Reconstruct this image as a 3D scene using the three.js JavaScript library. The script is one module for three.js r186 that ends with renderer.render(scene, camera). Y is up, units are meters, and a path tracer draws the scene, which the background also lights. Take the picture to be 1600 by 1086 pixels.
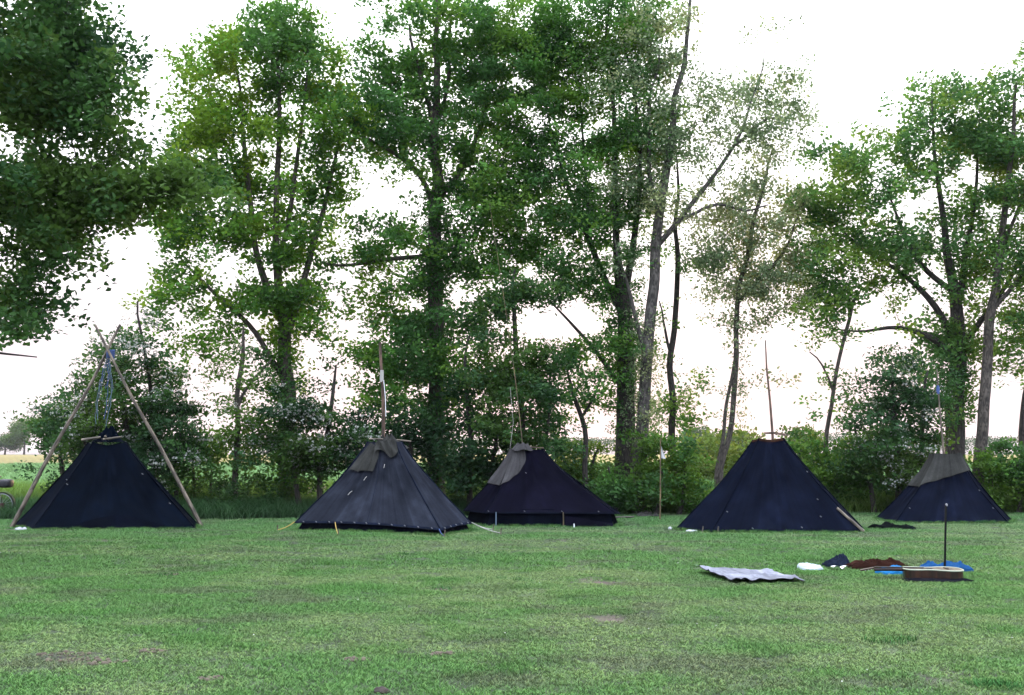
import * as THREE from 'three';
import { mergeGeometries } from 'three/addons/utils/BufferGeometryUtils.js';

// ------------------------------------------------------------------ camera, sky, sun, exposure
const scene = new THREE.Scene();
const F = 1492, TILT = Math.atan(0.1106), EYE = 1.7;            // lens length and tilt measured from the horizon in the photograph
const camera = new THREE.PerspectiveCamera(2 * Math.atan(543 / F) * 180 / Math.PI, 1600 / 1086, 0.1, 3000);
camera.position.set(0, EYE, 0);
camera.rotation.x = TILT;
const renderer = new THREE.WebGLRenderer({ antialias: true });
renderer.setSize(1024, 695);
renderer.toneMapping = THREE.LinearToneMapping;
renderer.toneMappingExposure = 1.8;
renderer.shadowMap.enabled = true;
renderer.shadowMap.type = THREE.PCFSoftShadowMap;

// random numbers and noise
function rngOf(seed) { let a = seed >>> 0; return () => { a = (a + 0x6D2B79F5) | 0; let t = Math.imul(a ^ (a >>> 15), 1 | a); t = (t + Math.imul(t ^ (t >>> 7), 61 | t)) ^ t; return ((t ^ (t >>> 14)) >>> 0) / 4294967296; }; }
function hash3(i, j, k) { let h = (Math.imul(i, 374761393) + Math.imul(j, 668265263) + Math.imul(k, 2147483647 ^ 61)) | 0; h = Math.imul(h ^ (h >>> 13), 1274126177); return ((h ^ (h >>> 16)) >>> 0) / 4294967296; }
const fade = t => t * t * (3 - 2 * t);
function noise(x, y, z = 0) {
  const i = Math.floor(x), j = Math.floor(y), k = Math.floor(z), a = fade(x - i), b = fade(y - j), c = fade(z - k);
  const L = (p, q, t) => p + (q - p) * t;
  return L(L(L(hash3(i, j, k), hash3(i + 1, j, k), a), L(hash3(i, j + 1, k), hash3(i + 1, j + 1, k), a), b),
    L(L(hash3(i, j, k + 1), hash3(i + 1, j, k + 1), a), L(hash3(i, j + 1, k + 1), hash3(i + 1, j + 1, k + 1), a), b), c);
}
function fbm(x, y, z = 0, o = 4) { let s = 0, a = 0.5, n = 0; for (let i = 0; i < o; i++) { s += a * noise(x, y, z); n += a; a *= 0.5; x = x * 2.03 + 17.3; y = y * 2.03 + 5.1; z = z * 2.03 + 9.7; } return s / n; }
const clamp = (x, a = 0, b = 1) => Math.min(b, Math.max(a, x));
const sstep = (a, b, x) => fade(clamp((x - a) / (b - a)));
const mix = (a, b, t) => a + (b - a) * t;

// sky: thin bright evening overcast, brightest overhead, warm and a little pink low round the sun
const SUN = new THREE.Vector3(0.10, 0.125, -1).normalize();
{
  const W = 1024, H = 512, d = new Float32Array(W * H * 4);
  for (let j = 0; j < H; j++) for (let i = 0; i < W; i++) {
    const ph = ((i + 0.5) / W - 0.5) * 2 * Math.PI, el = ((j + 0.5) / H - 0.5) * Math.PI;
    const x = Math.cos(el) * Math.cos(ph), z = Math.cos(el) * Math.sin(ph), y = Math.sin(el);
    const up = Math.max(y, 0), g = Math.acos(clamp(x * SUN.x + y * SUN.y + z * SUN.z, -1, 1));
    const toSun = 0.5 + 0.5 * (x * SUN.x + z * SUN.z) / Math.max(1e-4, Math.hypot(x, z) * Math.hypot(SUN.x, SUN.z));
    const base = 0.49 + 3.1 * Math.pow(up, 1.15);
    const low = Math.exp(-up * 6);
    let r = base * mix(0.86, 0.97, toSun), gr = base * mix(0.95, 1.0, toSun), b = base * mix(1.2, 1.07, toSun);
    const k = low * (0.25 + 0.75 * toSun * toSun);
    r *= mix(1, 1.12, k); gr *= mix(1, 0.80, k); b *= mix(1, 0.74, k);
    const glow = Math.exp(-g * g / 0.10) * 0.14 + Math.exp(-g / 0.5) * 0.10;
    r += glow * 1.0; gr += glow * 0.60; b += glow * 0.42;
    const c = 0.94 + 0.12 * fbm(x * 2.5 + 3, z * 2.5, y * 7, 4);
    const o = (j * W + i) * 4, under = y < 0 ? 0.5 : 1;
    d[o] = r * c * under; d[o + 1] = gr * c * under; d[o + 2] = b * c * under; d[o + 3] = 1;
  }
  const sky = new THREE.DataTexture(d, W, H, THREE.RGBAFormat, THREE.FloatType);
  sky.mapping = THREE.EquirectangularReflectionMapping; sky.magFilter = THREE.LinearFilter; sky.minFilter = THREE.LinearFilter; sky.needsUpdate = true;
  scene.background = sky; scene.environment = sky;
}
const sun = new THREE.DirectionalLight(0xffd8a4, 3.2);
sun.position.copy(SUN).multiplyScalar(120).add(new THREE.Vector3(0, 0, -20)); sun.target.position.set(0, 0, -20);
sun.castShadow = true; sun.shadow.radius = 10; sun.shadow.mapSize.set(2048, 2048);
Object.assign(sun.shadow.camera, { left: -45, right: 45, top: 40, bottom: -40, near: 1, far: 300 });
scene.add(sun, sun.target);
scene.fog = new THREE.FogExp2(0xe9eef2, 0.00012);

// ------------------------------------------------------------------ helpers
const V = (x, y, z) => new THREE.Vector3(x, y, z);
const CT = Math.cos(TILT), ST = Math.sin(TILT);
function at(px, py, D) { const xc = (px - 800) / F, yc = (543 - py) / F, s = D / (CT - yc * ST); return V(xc * s, EYE + (yc * CT + ST) * s, -D); }
function onGround(px, py) { const yc = (543 - py) / F, s = -EYE / (yc * CT + ST); return at(px, py, (CT - yc * ST) * s).setY(0); }
const groundAt = (px, D) => at(px, 700, D).setY(0);
const used = {};
function numbered(n) { const k = used[n] = (used[n] ?? -1) + 1; return k ? `${n}_${String(k).padStart(3, '0')}` : n; }
function tag(o, label, category, group, kind) { if (label) o.userData.label = label; if (category) o.userData.category = category; if (group) o.userData.group = group; if (kind) o.userData.kind = kind; return o; }
function thing(name, label, category, pos = V(0, 0, 0), turn = 0, group) { const o = new THREE.Group(); o.name = numbered(name); o.position.copy(pos); o.rotation.y = turn; scene.add(o); return tag(o, label, category, group); }
function mesh(name, geo, mat, parent) {
  const g = Array.isArray(geo) ? (geo.length > 1 ? mergeGeometries(geo.map(x => x.index ? x.toNonIndexed() : x)) : geo[0]) : geo;
  const m = new THREE.Mesh(g, mat); m.name = (!parent || parent === scene) ? numbered(name) : name; m.castShadow = m.receiveShadow = true; (parent || scene).add(m); return m;
}
const lin = (r, g, b) => new THREE.Color().setRGB(r, g, b);
// a tube of varying radius through points; indexed triangles with uv in metres
function tubeGeo(pts, rad, sides = 6, cap = true) {
  const n = pts.length, pos = [], nor = [], uv = [], idx = [];
  let N = null, len = 0;
  for (let i = 0; i < n; i++) {
    const t = V().subVectors(pts[Math.min(i + 1, n - 1)], pts[Math.max(i - 1, 0)]).normalize();
    if (!N) { N = Math.abs(t.y) < 0.9 ? V(0, 1, 0) : V(1, 0, 0); }
    N = N.clone().addScaledVector(t, -N.dot(t)).normalize();
    const B = V().crossVectors(t, N);
    if (i) len += pts[i].distanceTo(pts[i - 1]);
    const r = typeof rad === 'number' ? rad : rad[i];
    for (let k = 0; k <= sides; k++) {
      const a = k / sides * Math.PI * 2, c = Math.cos(a), s = Math.sin(a);
      const nx = N.x * c + B.x * s, ny = N.y * c + B.y * s, nz = N.z * c + B.z * s;
      pos.push(pts[i].x + nx * r, pts[i].y + ny * r, pts[i].z + nz * r); nor.push(nx, ny, nz); uv.push(k / sides * 2 * Math.PI * r, len);
    }
  }
  for (let i = 0; i < n - 1; i++) for (let k = 0; k < sides; k++) { const a = i * (sides + 1) + k, b = a + sides + 1; idx.push(a, a + 1, b, a + 1, b + 1, b); }
  if (cap) for (const [i, f] of [[0, 1], [n - 1, -1]]) {
    const c = pos.length / 3, t = V().subVectors(pts[i ? n - 1 : 1], pts[i ? n - 2 : 0]).normalize().multiplyScalar(-f);
    pos.push(pts[i].x, pts[i].y, pts[i].z); nor.push(t.x, t.y, t.z); uv.push(0, 0);
    for (let k = 0; k < sides; k++) { const a = i * (sides + 1) + k; f > 0 ? idx.push(c, a + 1, a) : idx.push(c, a, a + 1); }
  }
  const g = new THREE.BufferGeometry();
  g.setAttribute('position', new THREE.Float32BufferAttribute(pos, 3)); g.setAttribute('normal', new THREE.Float32BufferAttribute(nor, 3)); g.setAttribute('uv', new THREE.Float32BufferAttribute(uv, 2)); g.setIndex(idx);
  return g;
}
// a grid surface from a function (u, v) -> Vector3
function gridGeo(nu, nv, fn, uvs = [1, 1]) {
  const pos = [], uv = [], idx = [];
  for (let j = 0; j <= nv; j++) for (let i = 0; i <= nu; i++) { const p = fn(i / nu, j / nv); pos.push(p.x, p.y, p.z); uv.push(i / nu * uvs[0], j / nv * uvs[1]); }
  for (let j = 0; j < nv; j++) for (let i = 0; i < nu; i++) { const a = j * (nu + 1) + i, b = a + nu + 1; idx.push(a, a + 1, b, a + 1, b + 1, b); }
  const g = new THREE.BufferGeometry();
  g.setAttribute('position', new THREE.Float32BufferAttribute(pos, 3)); g.setAttribute('uv', new THREE.Float32BufferAttribute(uv, 2)); g.setIndex(idx); g.computeVertexNormals();
  return g;
}
const shift = (g, o) => g.translate(-o.x, -o.y, -o.z);
// computed textures
function tex(n, fn, srgb = true, rep = 1) {
  const d = new Uint8Array(n * n * 4);
  for (let j = 0; j < n; j++) for (let i = 0; i < n; i++) { const c = fn(i / n, j / n), o = (j * n + i) * 4; d[o] = clamp(c[0]) * 255; d[o + 1] = clamp(c[1]) * 255; d[o + 2] = clamp(c[2]) * 255; d[o + 3] = 255; }
  const t = new THREE.DataTexture(d, n, n); t.wrapS = t.wrapT = THREE.RepeatWrapping; t.magFilter = THREE.LinearFilter; t.minFilter = THREE.LinearMipmapLinearFilter; t.generateMipmaps = true;
  if (srgb) t.colorSpace = THREE.SRGBColorSpace; t.repeat.set(rep, rep); t.needsUpdate = true; return t;
}
// noise that wraps on a unit square (period p cells)
function tileNoise(u, v, p, s = 0) { const w = (i) => ((i % p) + p) % p; const x = u * p, y = v * p, i = Math.floor(x), j = Math.floor(y), a = fade(x - i), b = fade(y - j); const h = (q, r) => hash3(w(q), w(r), 77 + s + p); return mix(mix(h(i, j), h(i + 1, j), a), mix(h(i, j + 1), h(i + 1, j + 1), a), b); }
const tfbm = (u, v, p, o, s = 0) => { let t = 0, a = .5, n = 0; for (let k = 0; k < o; k++) { t += a * tileNoise(u, v, p, s + k); n += a; a *= .5; p *= 2; } return t / n; };

// ------------------------------------------------------------------ materials
const T = {
  soil: tex(512, (u, v) => { const a = tfbm(u, v, 6, 5), b = tileNoise(u, v, 128, 9), g = .55 + .6 * (a - .5) + .3 * (b - .5); return [g, g, g]; }, true),
  bark: tex(512, (u, v) => { const a = tfbm(u, v, 8, 4, 3), r = Math.pow(Math.abs(tileNoise(u, v * .25 % 1, 32, 5) - .5) * 2, .6), g = .35 + .5 * r * .7 + .35 * (a - .4); const h = g * 1.35; return [h, h, h]; }, true),
  cloth: tex(512, (u, v) => { const a = tfbm(u, v, 4, 5, 11), s = tileNoise(u, v, 256, 2), t = tfbm(u, .5, 32, 2, 21); const st = sstep(.55, .75, tfbm(u, v, 3, 4, 51)); const g = .72 + .55 * (a - .5) + .16 * (s - .5) + .18 * (t - .5) + .16 * st; return [g, g, g]; }, true),
  clothBump: tex(256, (u, v) => { const w = .5 + .25 * Math.sin(u * Math.PI * 2 * 64) + .25 * Math.sin(v * Math.PI * 2 * 64), g = .5 * w + .5 * tfbm(u, v, 6, 4, 31); return [g, g, g]; }, false),
  wood: tex(256, (u, v) => { const g = .6 + .5 * (tileNoise(u, v * .1 % 1, 64, 4) - .5) + .35 * (tfbm(u, v, 4, 3, 8) - .5); return [g, g * .98, g * .95]; }, true),
};
const std = (c, rough = 0.9, o = {}) => new THREE.MeshStandardMaterial({ color: c, roughness: rough, ...o });
const matt = (c, rough, o = {}) => new THREE.MeshPhysicalMaterial({ color: c, roughness: rough, specularIntensity: .12, ...o });
const cloth = (r, g, b, o = {}) => new THREE.MeshPhysicalMaterial({ color: lin(r, g, b), roughness: 1, specularIntensity: .03, map: T.cloth, bumpMap: T.clothBump, bumpScale: .003, side: THREE.DoubleSide, ...o });
const leafMat = (through = .45) => new THREE.MeshPhysicalMaterial({ color: lin(1, 1, 1), roughness: .8, specularIntensity: .15, transmission: through, thickness: 0, side: THREE.DoubleSide, vertexColors: true });
const M = {
  leaf: leafMat(.5), grass: leafMat(.35),
  bark: std(lin(.105, .088, .07), 1, { map: T.bark, bumpMap: T.bark, bumpScale: .03 }),
  barkPale: std(lin(.115, .102, .088), 1, { map: T.bark, bumpMap: T.bark, bumpScale: .02 }),
  barkDark: std(lin(.06, .05, .042), 1, { map: T.bark, bumpMap: T.bark, bumpScale: .03 }),
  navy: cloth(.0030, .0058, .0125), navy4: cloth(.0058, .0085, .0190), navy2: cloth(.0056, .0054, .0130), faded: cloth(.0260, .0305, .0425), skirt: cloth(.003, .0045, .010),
  greyCloth: cloth(.080, .077, .077), oliveCloth: cloth(.058, .059, .053), seam: cloth(.010, .015, .030), seamDark: cloth(.004, .006, .012),
  brownEdge: cloth(.045, .022, .014),
  pole: std(lin(.30, .255, .20), .85, { map: T.wood, bumpMap: T.bark, bumpScale: .004 }), poleRed: std(lin(.24, .155, .11), .85, { map: T.wood, bumpMap: T.bark, bumpScale: .004 }),
  bamboo: std(lin(.36, .27, .13), .6, { map: T.wood }), stick: std(lin(.42, .37, .29), .8, { map: T.wood }),
  toggle: std(lin(.17, .175, .18), .8), white: std(lin(.72, .73, .73), .7), rope: std(lin(.36, .35, .31), .9), yellowRope: std(lin(.40, .28, .07), .9), blueRope: std(lin(.04, .075, .20), .85), paleBlueRope: std(lin(.10, .15, .20), .85),
  black: std(lin(.012, .012, .014), .6), metal: std(lin(.35, .36, .38), .35, { metalness: .9 }), rubber: std(lin(.012, .012, .012), .8),
};

// ------------------------------------------------------------------ ground, lawn, fields
// bare, dug-over places in the lawn
const BARE = [[100,1022,.30,.14],[165,1036,.24,.12],[115,1030,.28,.10],[690,1022,.16,.08],[240,1018,.16,.10],[690,922,.10,.12],[265,900,.2,.14],[330,1060,.14,.08],[560,1030,.14,.08]].map(([px,py,a,b])=>{const p=onGround(px,py);return [p.x,p.z,a,b];});
const lawnH = (x, z) => .05 * (fbm(x * .25 + 7, z * .25, 0, 3) - .5) * sstep(4, 8, -z) + .02 * (noise(x * 1.3, z * 1.3) - .5);
const edgeD = x => mix(25.0, 28.4, sstep(-9, 12, x)) + .7 * (noise(x * .5, 3) - .5);   // where the mown grass ends
{
  const g = new THREE.PlaneGeometry(3000, 3000, 8, 8).rotateX(-Math.PI / 2); const uv = g.attributes.uv; for (let i = 0; i < uv.count; i++) uv.setXY(i, uv.getX(i) * 800, uv.getY(i) * 800);
  const ground = mesh('ground', g, std(lin(.05, .085, .03), 1, { map: T.soil })); ground.position.y = -.06; ground.userData.kind = 'structure';
  // vertex-coloured lawn sheet: soil and thatch below the blades
  const lawn = gridGeo(260, 140, (u, v) => { const x = mix(-34, 34, u), z = mix(12, -29.5, v); return V(x, lawnH(x, z), z); }, [68 / 1.5, 41.5 / 1.5]);
  const P = lawn.attributes.position, col = [];
  for (let i = 0; i < P.count; i++) { const x = P.getX(i), z = P.getZ(i), t = fbm(x * .6, z * .6, 4, 4), b = bare(x, z); const c = [mix(.062, .09, t), mix(.11, .125, t), mix(.036, .05, t)]; col.push(mix(c[0], .12, b), mix(c[1], .095, b), mix(c[2], .072, b)); }
  lawn.setAttribute('color', new THREE.Float32BufferAttribute(col, 3));
  mesh('lawn', lawn, std(lin(1.2, 1.2, 1.2), 1, { map: T.soil, bumpMap: T.soil, bumpScale: .02, vertexColors: true })).userData.kind = 'structure';
}
function bare(x, z) {
  let b = sstep(.72, .84, fbm(x * .9 + 31, z * .9 + 11, 2, 4));
  for (const [px, py, rx, rz] of BARE) b = Math.max(b, 1 - sstep(.35, 1, Math.hypot((x - px) / rx, (z - py) / rz) + .8 * (noise(x * 6, z * 6, 3) - .5)));
  return b;
}

// blade and leaf geometry
function bladeGeo(parts, seed, n, rad, h0, h1, w, lean, tone, segs = 3) {   // a tuft of n bent blades
  const r = rngOf(seed), pos = [], col = [], nor = [], idx = [];
  for (let i = 0; i < n; i++) {
    const a = r() * 6.283, d = Math.sqrt(r()) * rad, x0 = Math.cos(a) * d, z0 = Math.sin(a) * d, dir = r() * 6.283, h = mix(h0, h1, r()), ln = lean * (.3 + r()) * h, f = r() * 6.283, ww = w * (.6 + .8 * r());
    const c = tone(r), b0 = pos.length / 3;
    for (let k = 0; k <= segs; k++) {
      const t = k / segs, ox = Math.cos(dir) * ln * t * t, oz = Math.sin(dir) * ln * t * t, y = h * t * (1 - .25 * t * lean), hw = ww * .5 * (1 - Math.pow(t, 1.6)) + .0004;
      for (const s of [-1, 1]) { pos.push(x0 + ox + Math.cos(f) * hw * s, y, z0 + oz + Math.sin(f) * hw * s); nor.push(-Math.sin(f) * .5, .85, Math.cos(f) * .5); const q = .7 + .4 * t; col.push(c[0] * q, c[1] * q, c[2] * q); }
      if (k < segs) { const o = b0 + k * 2; idx.push(o, o + 1, o + 2, o + 2, o + 1, o + 3); }
    }
  }
  const g = new THREE.BufferGeometry(); g.setAttribute('position', new THREE.Float32BufferAttribute(pos, 3)); g.setAttribute('normal', new THREE.Float32BufferAttribute(nor, 3)); g.setAttribute('color', new THREE.Float32BufferAttribute(col, 3)); g.setIndex(idx); return g;
}
function leafCluster(seed, n, rad, len, wid, droop = 0) {       // a twig end with n folded leaves
  const r = rngOf(seed), pos = [], col = [], idx = [];
  const q = new THREE.Quaternion(), e = new THREE.Euler(), p = V();
  for (let i = 0; i < n; i++) {
    const u = r() * 2 - 1, a = r() * 6.283, d = rad * Math.cbrt(r()), s = Math.sqrt(1 - u * u), cx = s * Math.cos(a) * d, cy = u * d * .7, cz = s * Math.sin(a) * d;
    e.set((r() - .5) * 2.0 + droop, r() * 6.283, (r() - .5) * 2.0, 'YXZ'); q.setFromEuler(e);
    const L = len * (.5 + .9 * r()), W = wid * (.75 + .5 * r()), c = .75 + .5 * r(), b = pos.length / 3;
    // base, left, right, tip, mid: folded along the midrib
    for (const [x, y, z] of [[0, 0, 0], [-W / 2, .18 * W, -L * .42], [W / 2, .18 * W, -L * .42], [-W * .3, .10 * W, -L * .78], [W * .3, .10 * W, -L * .78], [0, -.06 * L, -L], [0, 0, -L * .5]]) { p.set(x, y, z).applyQuaternion(q); pos.push(p.x + cx, p.y + cy, p.z + cz); col.push(c * (.95 + .1 * r()), c, c * .9); }
    for (const t of [[0, 6, 1], [0, 2, 6], [1, 6, 3], [6, 2, 4], [3, 6, 5], [6, 4, 5]]) idx.push(b + t[0], b + t[1], b + t[2]);
  }
  const g = new THREE.BufferGeometry(); g.setAttribute('position', new THREE.Float32BufferAttribute(pos, 3)); g.setAttribute('color', new THREE.Float32BufferAttribute(col, 3)); g.setIndex(idx); g.computeVertexNormals(); return g;
}
// instances: list of [x, y, z, rotY, tilt, sx, sy, r, g, b]
function scatter(name, geo, mat, list, parent, kind = 'stuff') {
  const m = new THREE.InstancedMesh(geo, mat, list.length), o = new THREE.Object3D(), c = new THREE.Color();
  list.forEach((q, i) => { o.position.set(q[0], q[1], q[2]); o.rotation.set(q[4], q[3], q[4] * .7, 'YXZ'); o.scale.set(q[5], q[6], q[5]); o.updateMatrix(); m.setMatrixAt(i, o.matrix); c.setRGB(q[7], q[8], q[9]); m.setColorAt(i, c); });
  m.name = (!parent || parent === scene) ? numbered(name) : name; m.castShadow = m.receiveShadow = true; (parent || scene).add(m); if (kind) m.userData.kind = kind; return m;
}

// mown grass of the lawn
{
  const green = r => { const t = r(); return t < .12 ? [1.25, 1.08, .95] : t < .3 ? [.8, .9, .8] : [1, 1, 1]; };
  const lists = [[], [], []], r = rngOf(5);
  const put = (x, z, s, far) => {
    const b = bare(x, z); if (r() < b * .8) return;
    const big = fbm(x * .22 + 3, z * .45 + 8, 1, 4), mid = fbm(x * 1.1, z * 1.6, 5, 4), fine = noise(x * 5, z * 5, 9);
    const dry = clamp(.30 + (mid - .5) * 3.4 + (big - .5) * 3.0), lush = sstep(.60, .72, fbm(x * 1.7 + 40, z * 2.2, 3, 3));
    let c = [mix(.132, .225, dry), mix(.275, .335, dry), mix(.078, .122, dry)]; const br = sstep(.60, .74, fbm(x * .8 + 70, z * 1.5 + 3, 8, 4)); c = [mix(c[0], .15, br * .6), mix(c[1], .165, br * .6), mix(c[2], .10, br * .6)];
    c = [mix(c[0], .092, lush * .5), mix(c[1], .240, lush * .5), mix(c[2], .052, lush * .5)];
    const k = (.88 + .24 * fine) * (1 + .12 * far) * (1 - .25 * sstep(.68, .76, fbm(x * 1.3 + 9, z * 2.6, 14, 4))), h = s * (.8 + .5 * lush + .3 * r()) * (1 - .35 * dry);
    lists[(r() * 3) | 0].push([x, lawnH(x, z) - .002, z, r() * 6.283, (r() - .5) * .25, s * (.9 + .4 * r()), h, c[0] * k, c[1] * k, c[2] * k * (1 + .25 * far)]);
  };
  for (let i = 0; i < 42000; i++) { const D = 5.2 + 9 * Math.pow(r(), .75), w = .54 * D * 1.12 + .6, x = (r() * 2 - 1) * w; put(x, -D, .9, 0); }
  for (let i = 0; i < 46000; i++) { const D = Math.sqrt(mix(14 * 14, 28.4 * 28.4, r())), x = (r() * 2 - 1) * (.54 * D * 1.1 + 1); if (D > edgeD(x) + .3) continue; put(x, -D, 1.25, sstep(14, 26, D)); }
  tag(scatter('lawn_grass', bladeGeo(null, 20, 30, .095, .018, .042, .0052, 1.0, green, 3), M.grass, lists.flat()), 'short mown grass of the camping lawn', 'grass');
  // dark ranker tufts here and there
  const tl = []; 
  for (const [px, py, n, sp] of [[1555, 1072, 18, .16], [690, 921, 3, .1], [1400, 1003, 7, .22], [640, 868, 5, .3], [800, 865, 6, .4], [720, 876, 5, .3], [270, 902, 4, .2], [790, 907, 4, .4], [1330, 865, 5, .3]]) { const p = onGround(px, py); for (let i = 0; i < n; i++) { const x = p.x + (r() - .5) * sp * 2, z = p.z + (r() - .5) * sp; tl.push([x, lawnH(x, z), z, r() * 6.28, 0, 1.1, .75 + r() * .4, .055, .175, .042]); } }
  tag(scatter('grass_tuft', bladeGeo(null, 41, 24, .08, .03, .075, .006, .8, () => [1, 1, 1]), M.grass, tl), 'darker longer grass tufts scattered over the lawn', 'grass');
}
// long dark grass along the lawn edge, and the sunlit rough grass and nettles behind it
{
  const r = rngOf(9), a = [], b = [], c = [], n = [];
  for (let i = 0; i < 5200; i++) { const x = (r() * 2 - 1) * 20, d = Math.pow(r(), .8) * 2.1, z = -edgeD(x) - d; const t = fbm(x * .7, z * .7, 2, 3); a.push([x, -.03, z, r() * 6.28, (r() - .5) * .3, 1, (.55 + .35 * sstep(0, 1, d) + .35 * (t - .5)) * (.8 + .4 * r()), mix(.028, .05, t), mix(.085, .125, t), mix(.030, .036, t)]); }
  for (let i = 0; i < 9000; i++) { const x = (r() * 2 - 1) * 24, z = -mix(27.5, 36, r()); const t = fbm(x * .3, z * .3, 6, 3); b.push([x, -.04, z, r() * 6.28, (r() - .5) * .4, 1.3, (.9 + .6 * t) * (.7 + .6 * r()), mix(.09, .14, t), mix(.17, .25, t), .032]); }
  for (let i = 0; i < 26000; i++) { const z = -mix(36, 125, Math.pow(r(), 1.6)), x = (r() * 2 - 1) * (-z * .62); const t = fbm(x * .12, z * .06, 8, 3); c.push([x, -.05, z, r() * 6.28, (r() - .5) * .3, 2.2, (.9 + .5 * t) * (.8 + .4 * r()), mix(.12, .16, t), mix(.24, .30, t), mix(.08, .11, t)]); }
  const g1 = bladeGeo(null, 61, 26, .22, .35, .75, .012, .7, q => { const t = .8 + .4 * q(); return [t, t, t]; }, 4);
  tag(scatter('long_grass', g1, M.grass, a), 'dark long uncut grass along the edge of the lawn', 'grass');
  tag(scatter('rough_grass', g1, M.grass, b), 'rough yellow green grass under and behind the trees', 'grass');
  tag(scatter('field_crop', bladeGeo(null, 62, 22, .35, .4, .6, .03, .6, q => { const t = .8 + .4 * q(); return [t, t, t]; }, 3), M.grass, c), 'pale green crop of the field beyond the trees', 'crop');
  const nc = leafCluster(88, 14, .22, .11, .06, .3);
  for (let i = 0; i < 5200; i++) { const x = (r() * 2 - 1) * 21, d = .9 + 3.6 * r(), z = -edgeD(x) - d, hh = fbm(x * .55, z * .6, 12, 3); if (hh < mix(.58, .40, sstep(-1.5, 2, x))) continue; const y = r() * (hh - .25) * 2.4, t = r(); n.push([x, y, z, r() * 6.28, (r() - .5) * .6, 1.1, 1.1, mix(.03, .06, t), mix(.075, .125, t), mix(.026, .03, t)]); }
  tag(scatter('undergrowth', nc, M.leaf, n), 'nettles and low leafy undergrowth below the trees', 'undergrowth');
  // far fields
  const f = mesh('crop_field', new THREE.PlaneGeometry(900, 300, 30, 20).rotateX(-Math.PI / 2).translate(0, 0, -180), std(lin(.10, .20, .07), 1, { map: T.soil })); f.position.y = -.03; f.userData.kind = 'structure';
  const rape = gridGeo(240, 30, (u, v) => { const x = mix(-330, 330, u), t = clamp(v * 8); return V(x, (1.05 + .25 * noise(x * .35, v * 50)) * t - .05, -mix(126, 300, v)); }, [300, 90]);
  const rm = mesh('rapeseed_field', rape, std(lin(.42, .36, .07), 1, { map: T.soil })); rm.userData.kind = 'structure';
}

// ------------------------------------------------------------------ trees and shrubs
const CL = {                                                     // foliage twig ends
  broad: [leafCluster(1, 14, .30, .145, .10), leafCluster(2, 15, .31, .125, .088)],
  small: [leafCluster(3, 15, .27, .12, .08), leafCluster(4, 15, .26, .11, .072)],
  silver: [leafCluster(5, 15, .30, .105, .075, .5), leafCluster(6, 15, .30, .095, .068, .5)],
  bloom: [leafCluster(7, 9, .15, .05, .055)],
};
const PAL = {                                                     // base colour, dark, yellow-ish light
  maple: [[.040, .112, .012], [.026, .080, .016], [.072, .140, .012]],
  near: [[.018, .056, .013], [.012, .040, .014], [.034, .076, .012]],
  green: [[.030, .095, .016], [.022, .072, .018], [.050, .115, .014]],
  silver: [[.088, .142, .080], [.060, .108, .055], [.115, .155, .070]],
  oak: [[.040, .105, .022], [.026, .078, .022], [.066, .125, .018]],
  dark: [[.016, .052, .014], [.011, .038, .014], [.028, .068, .012]],
  haw: [[.024, .074, .020], [.017, .054, .020], [.040, .090, .016]],
  lime: [[.062, .112, .020], [.042, .082, .016], [.09, .13, .022]],
};
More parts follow.
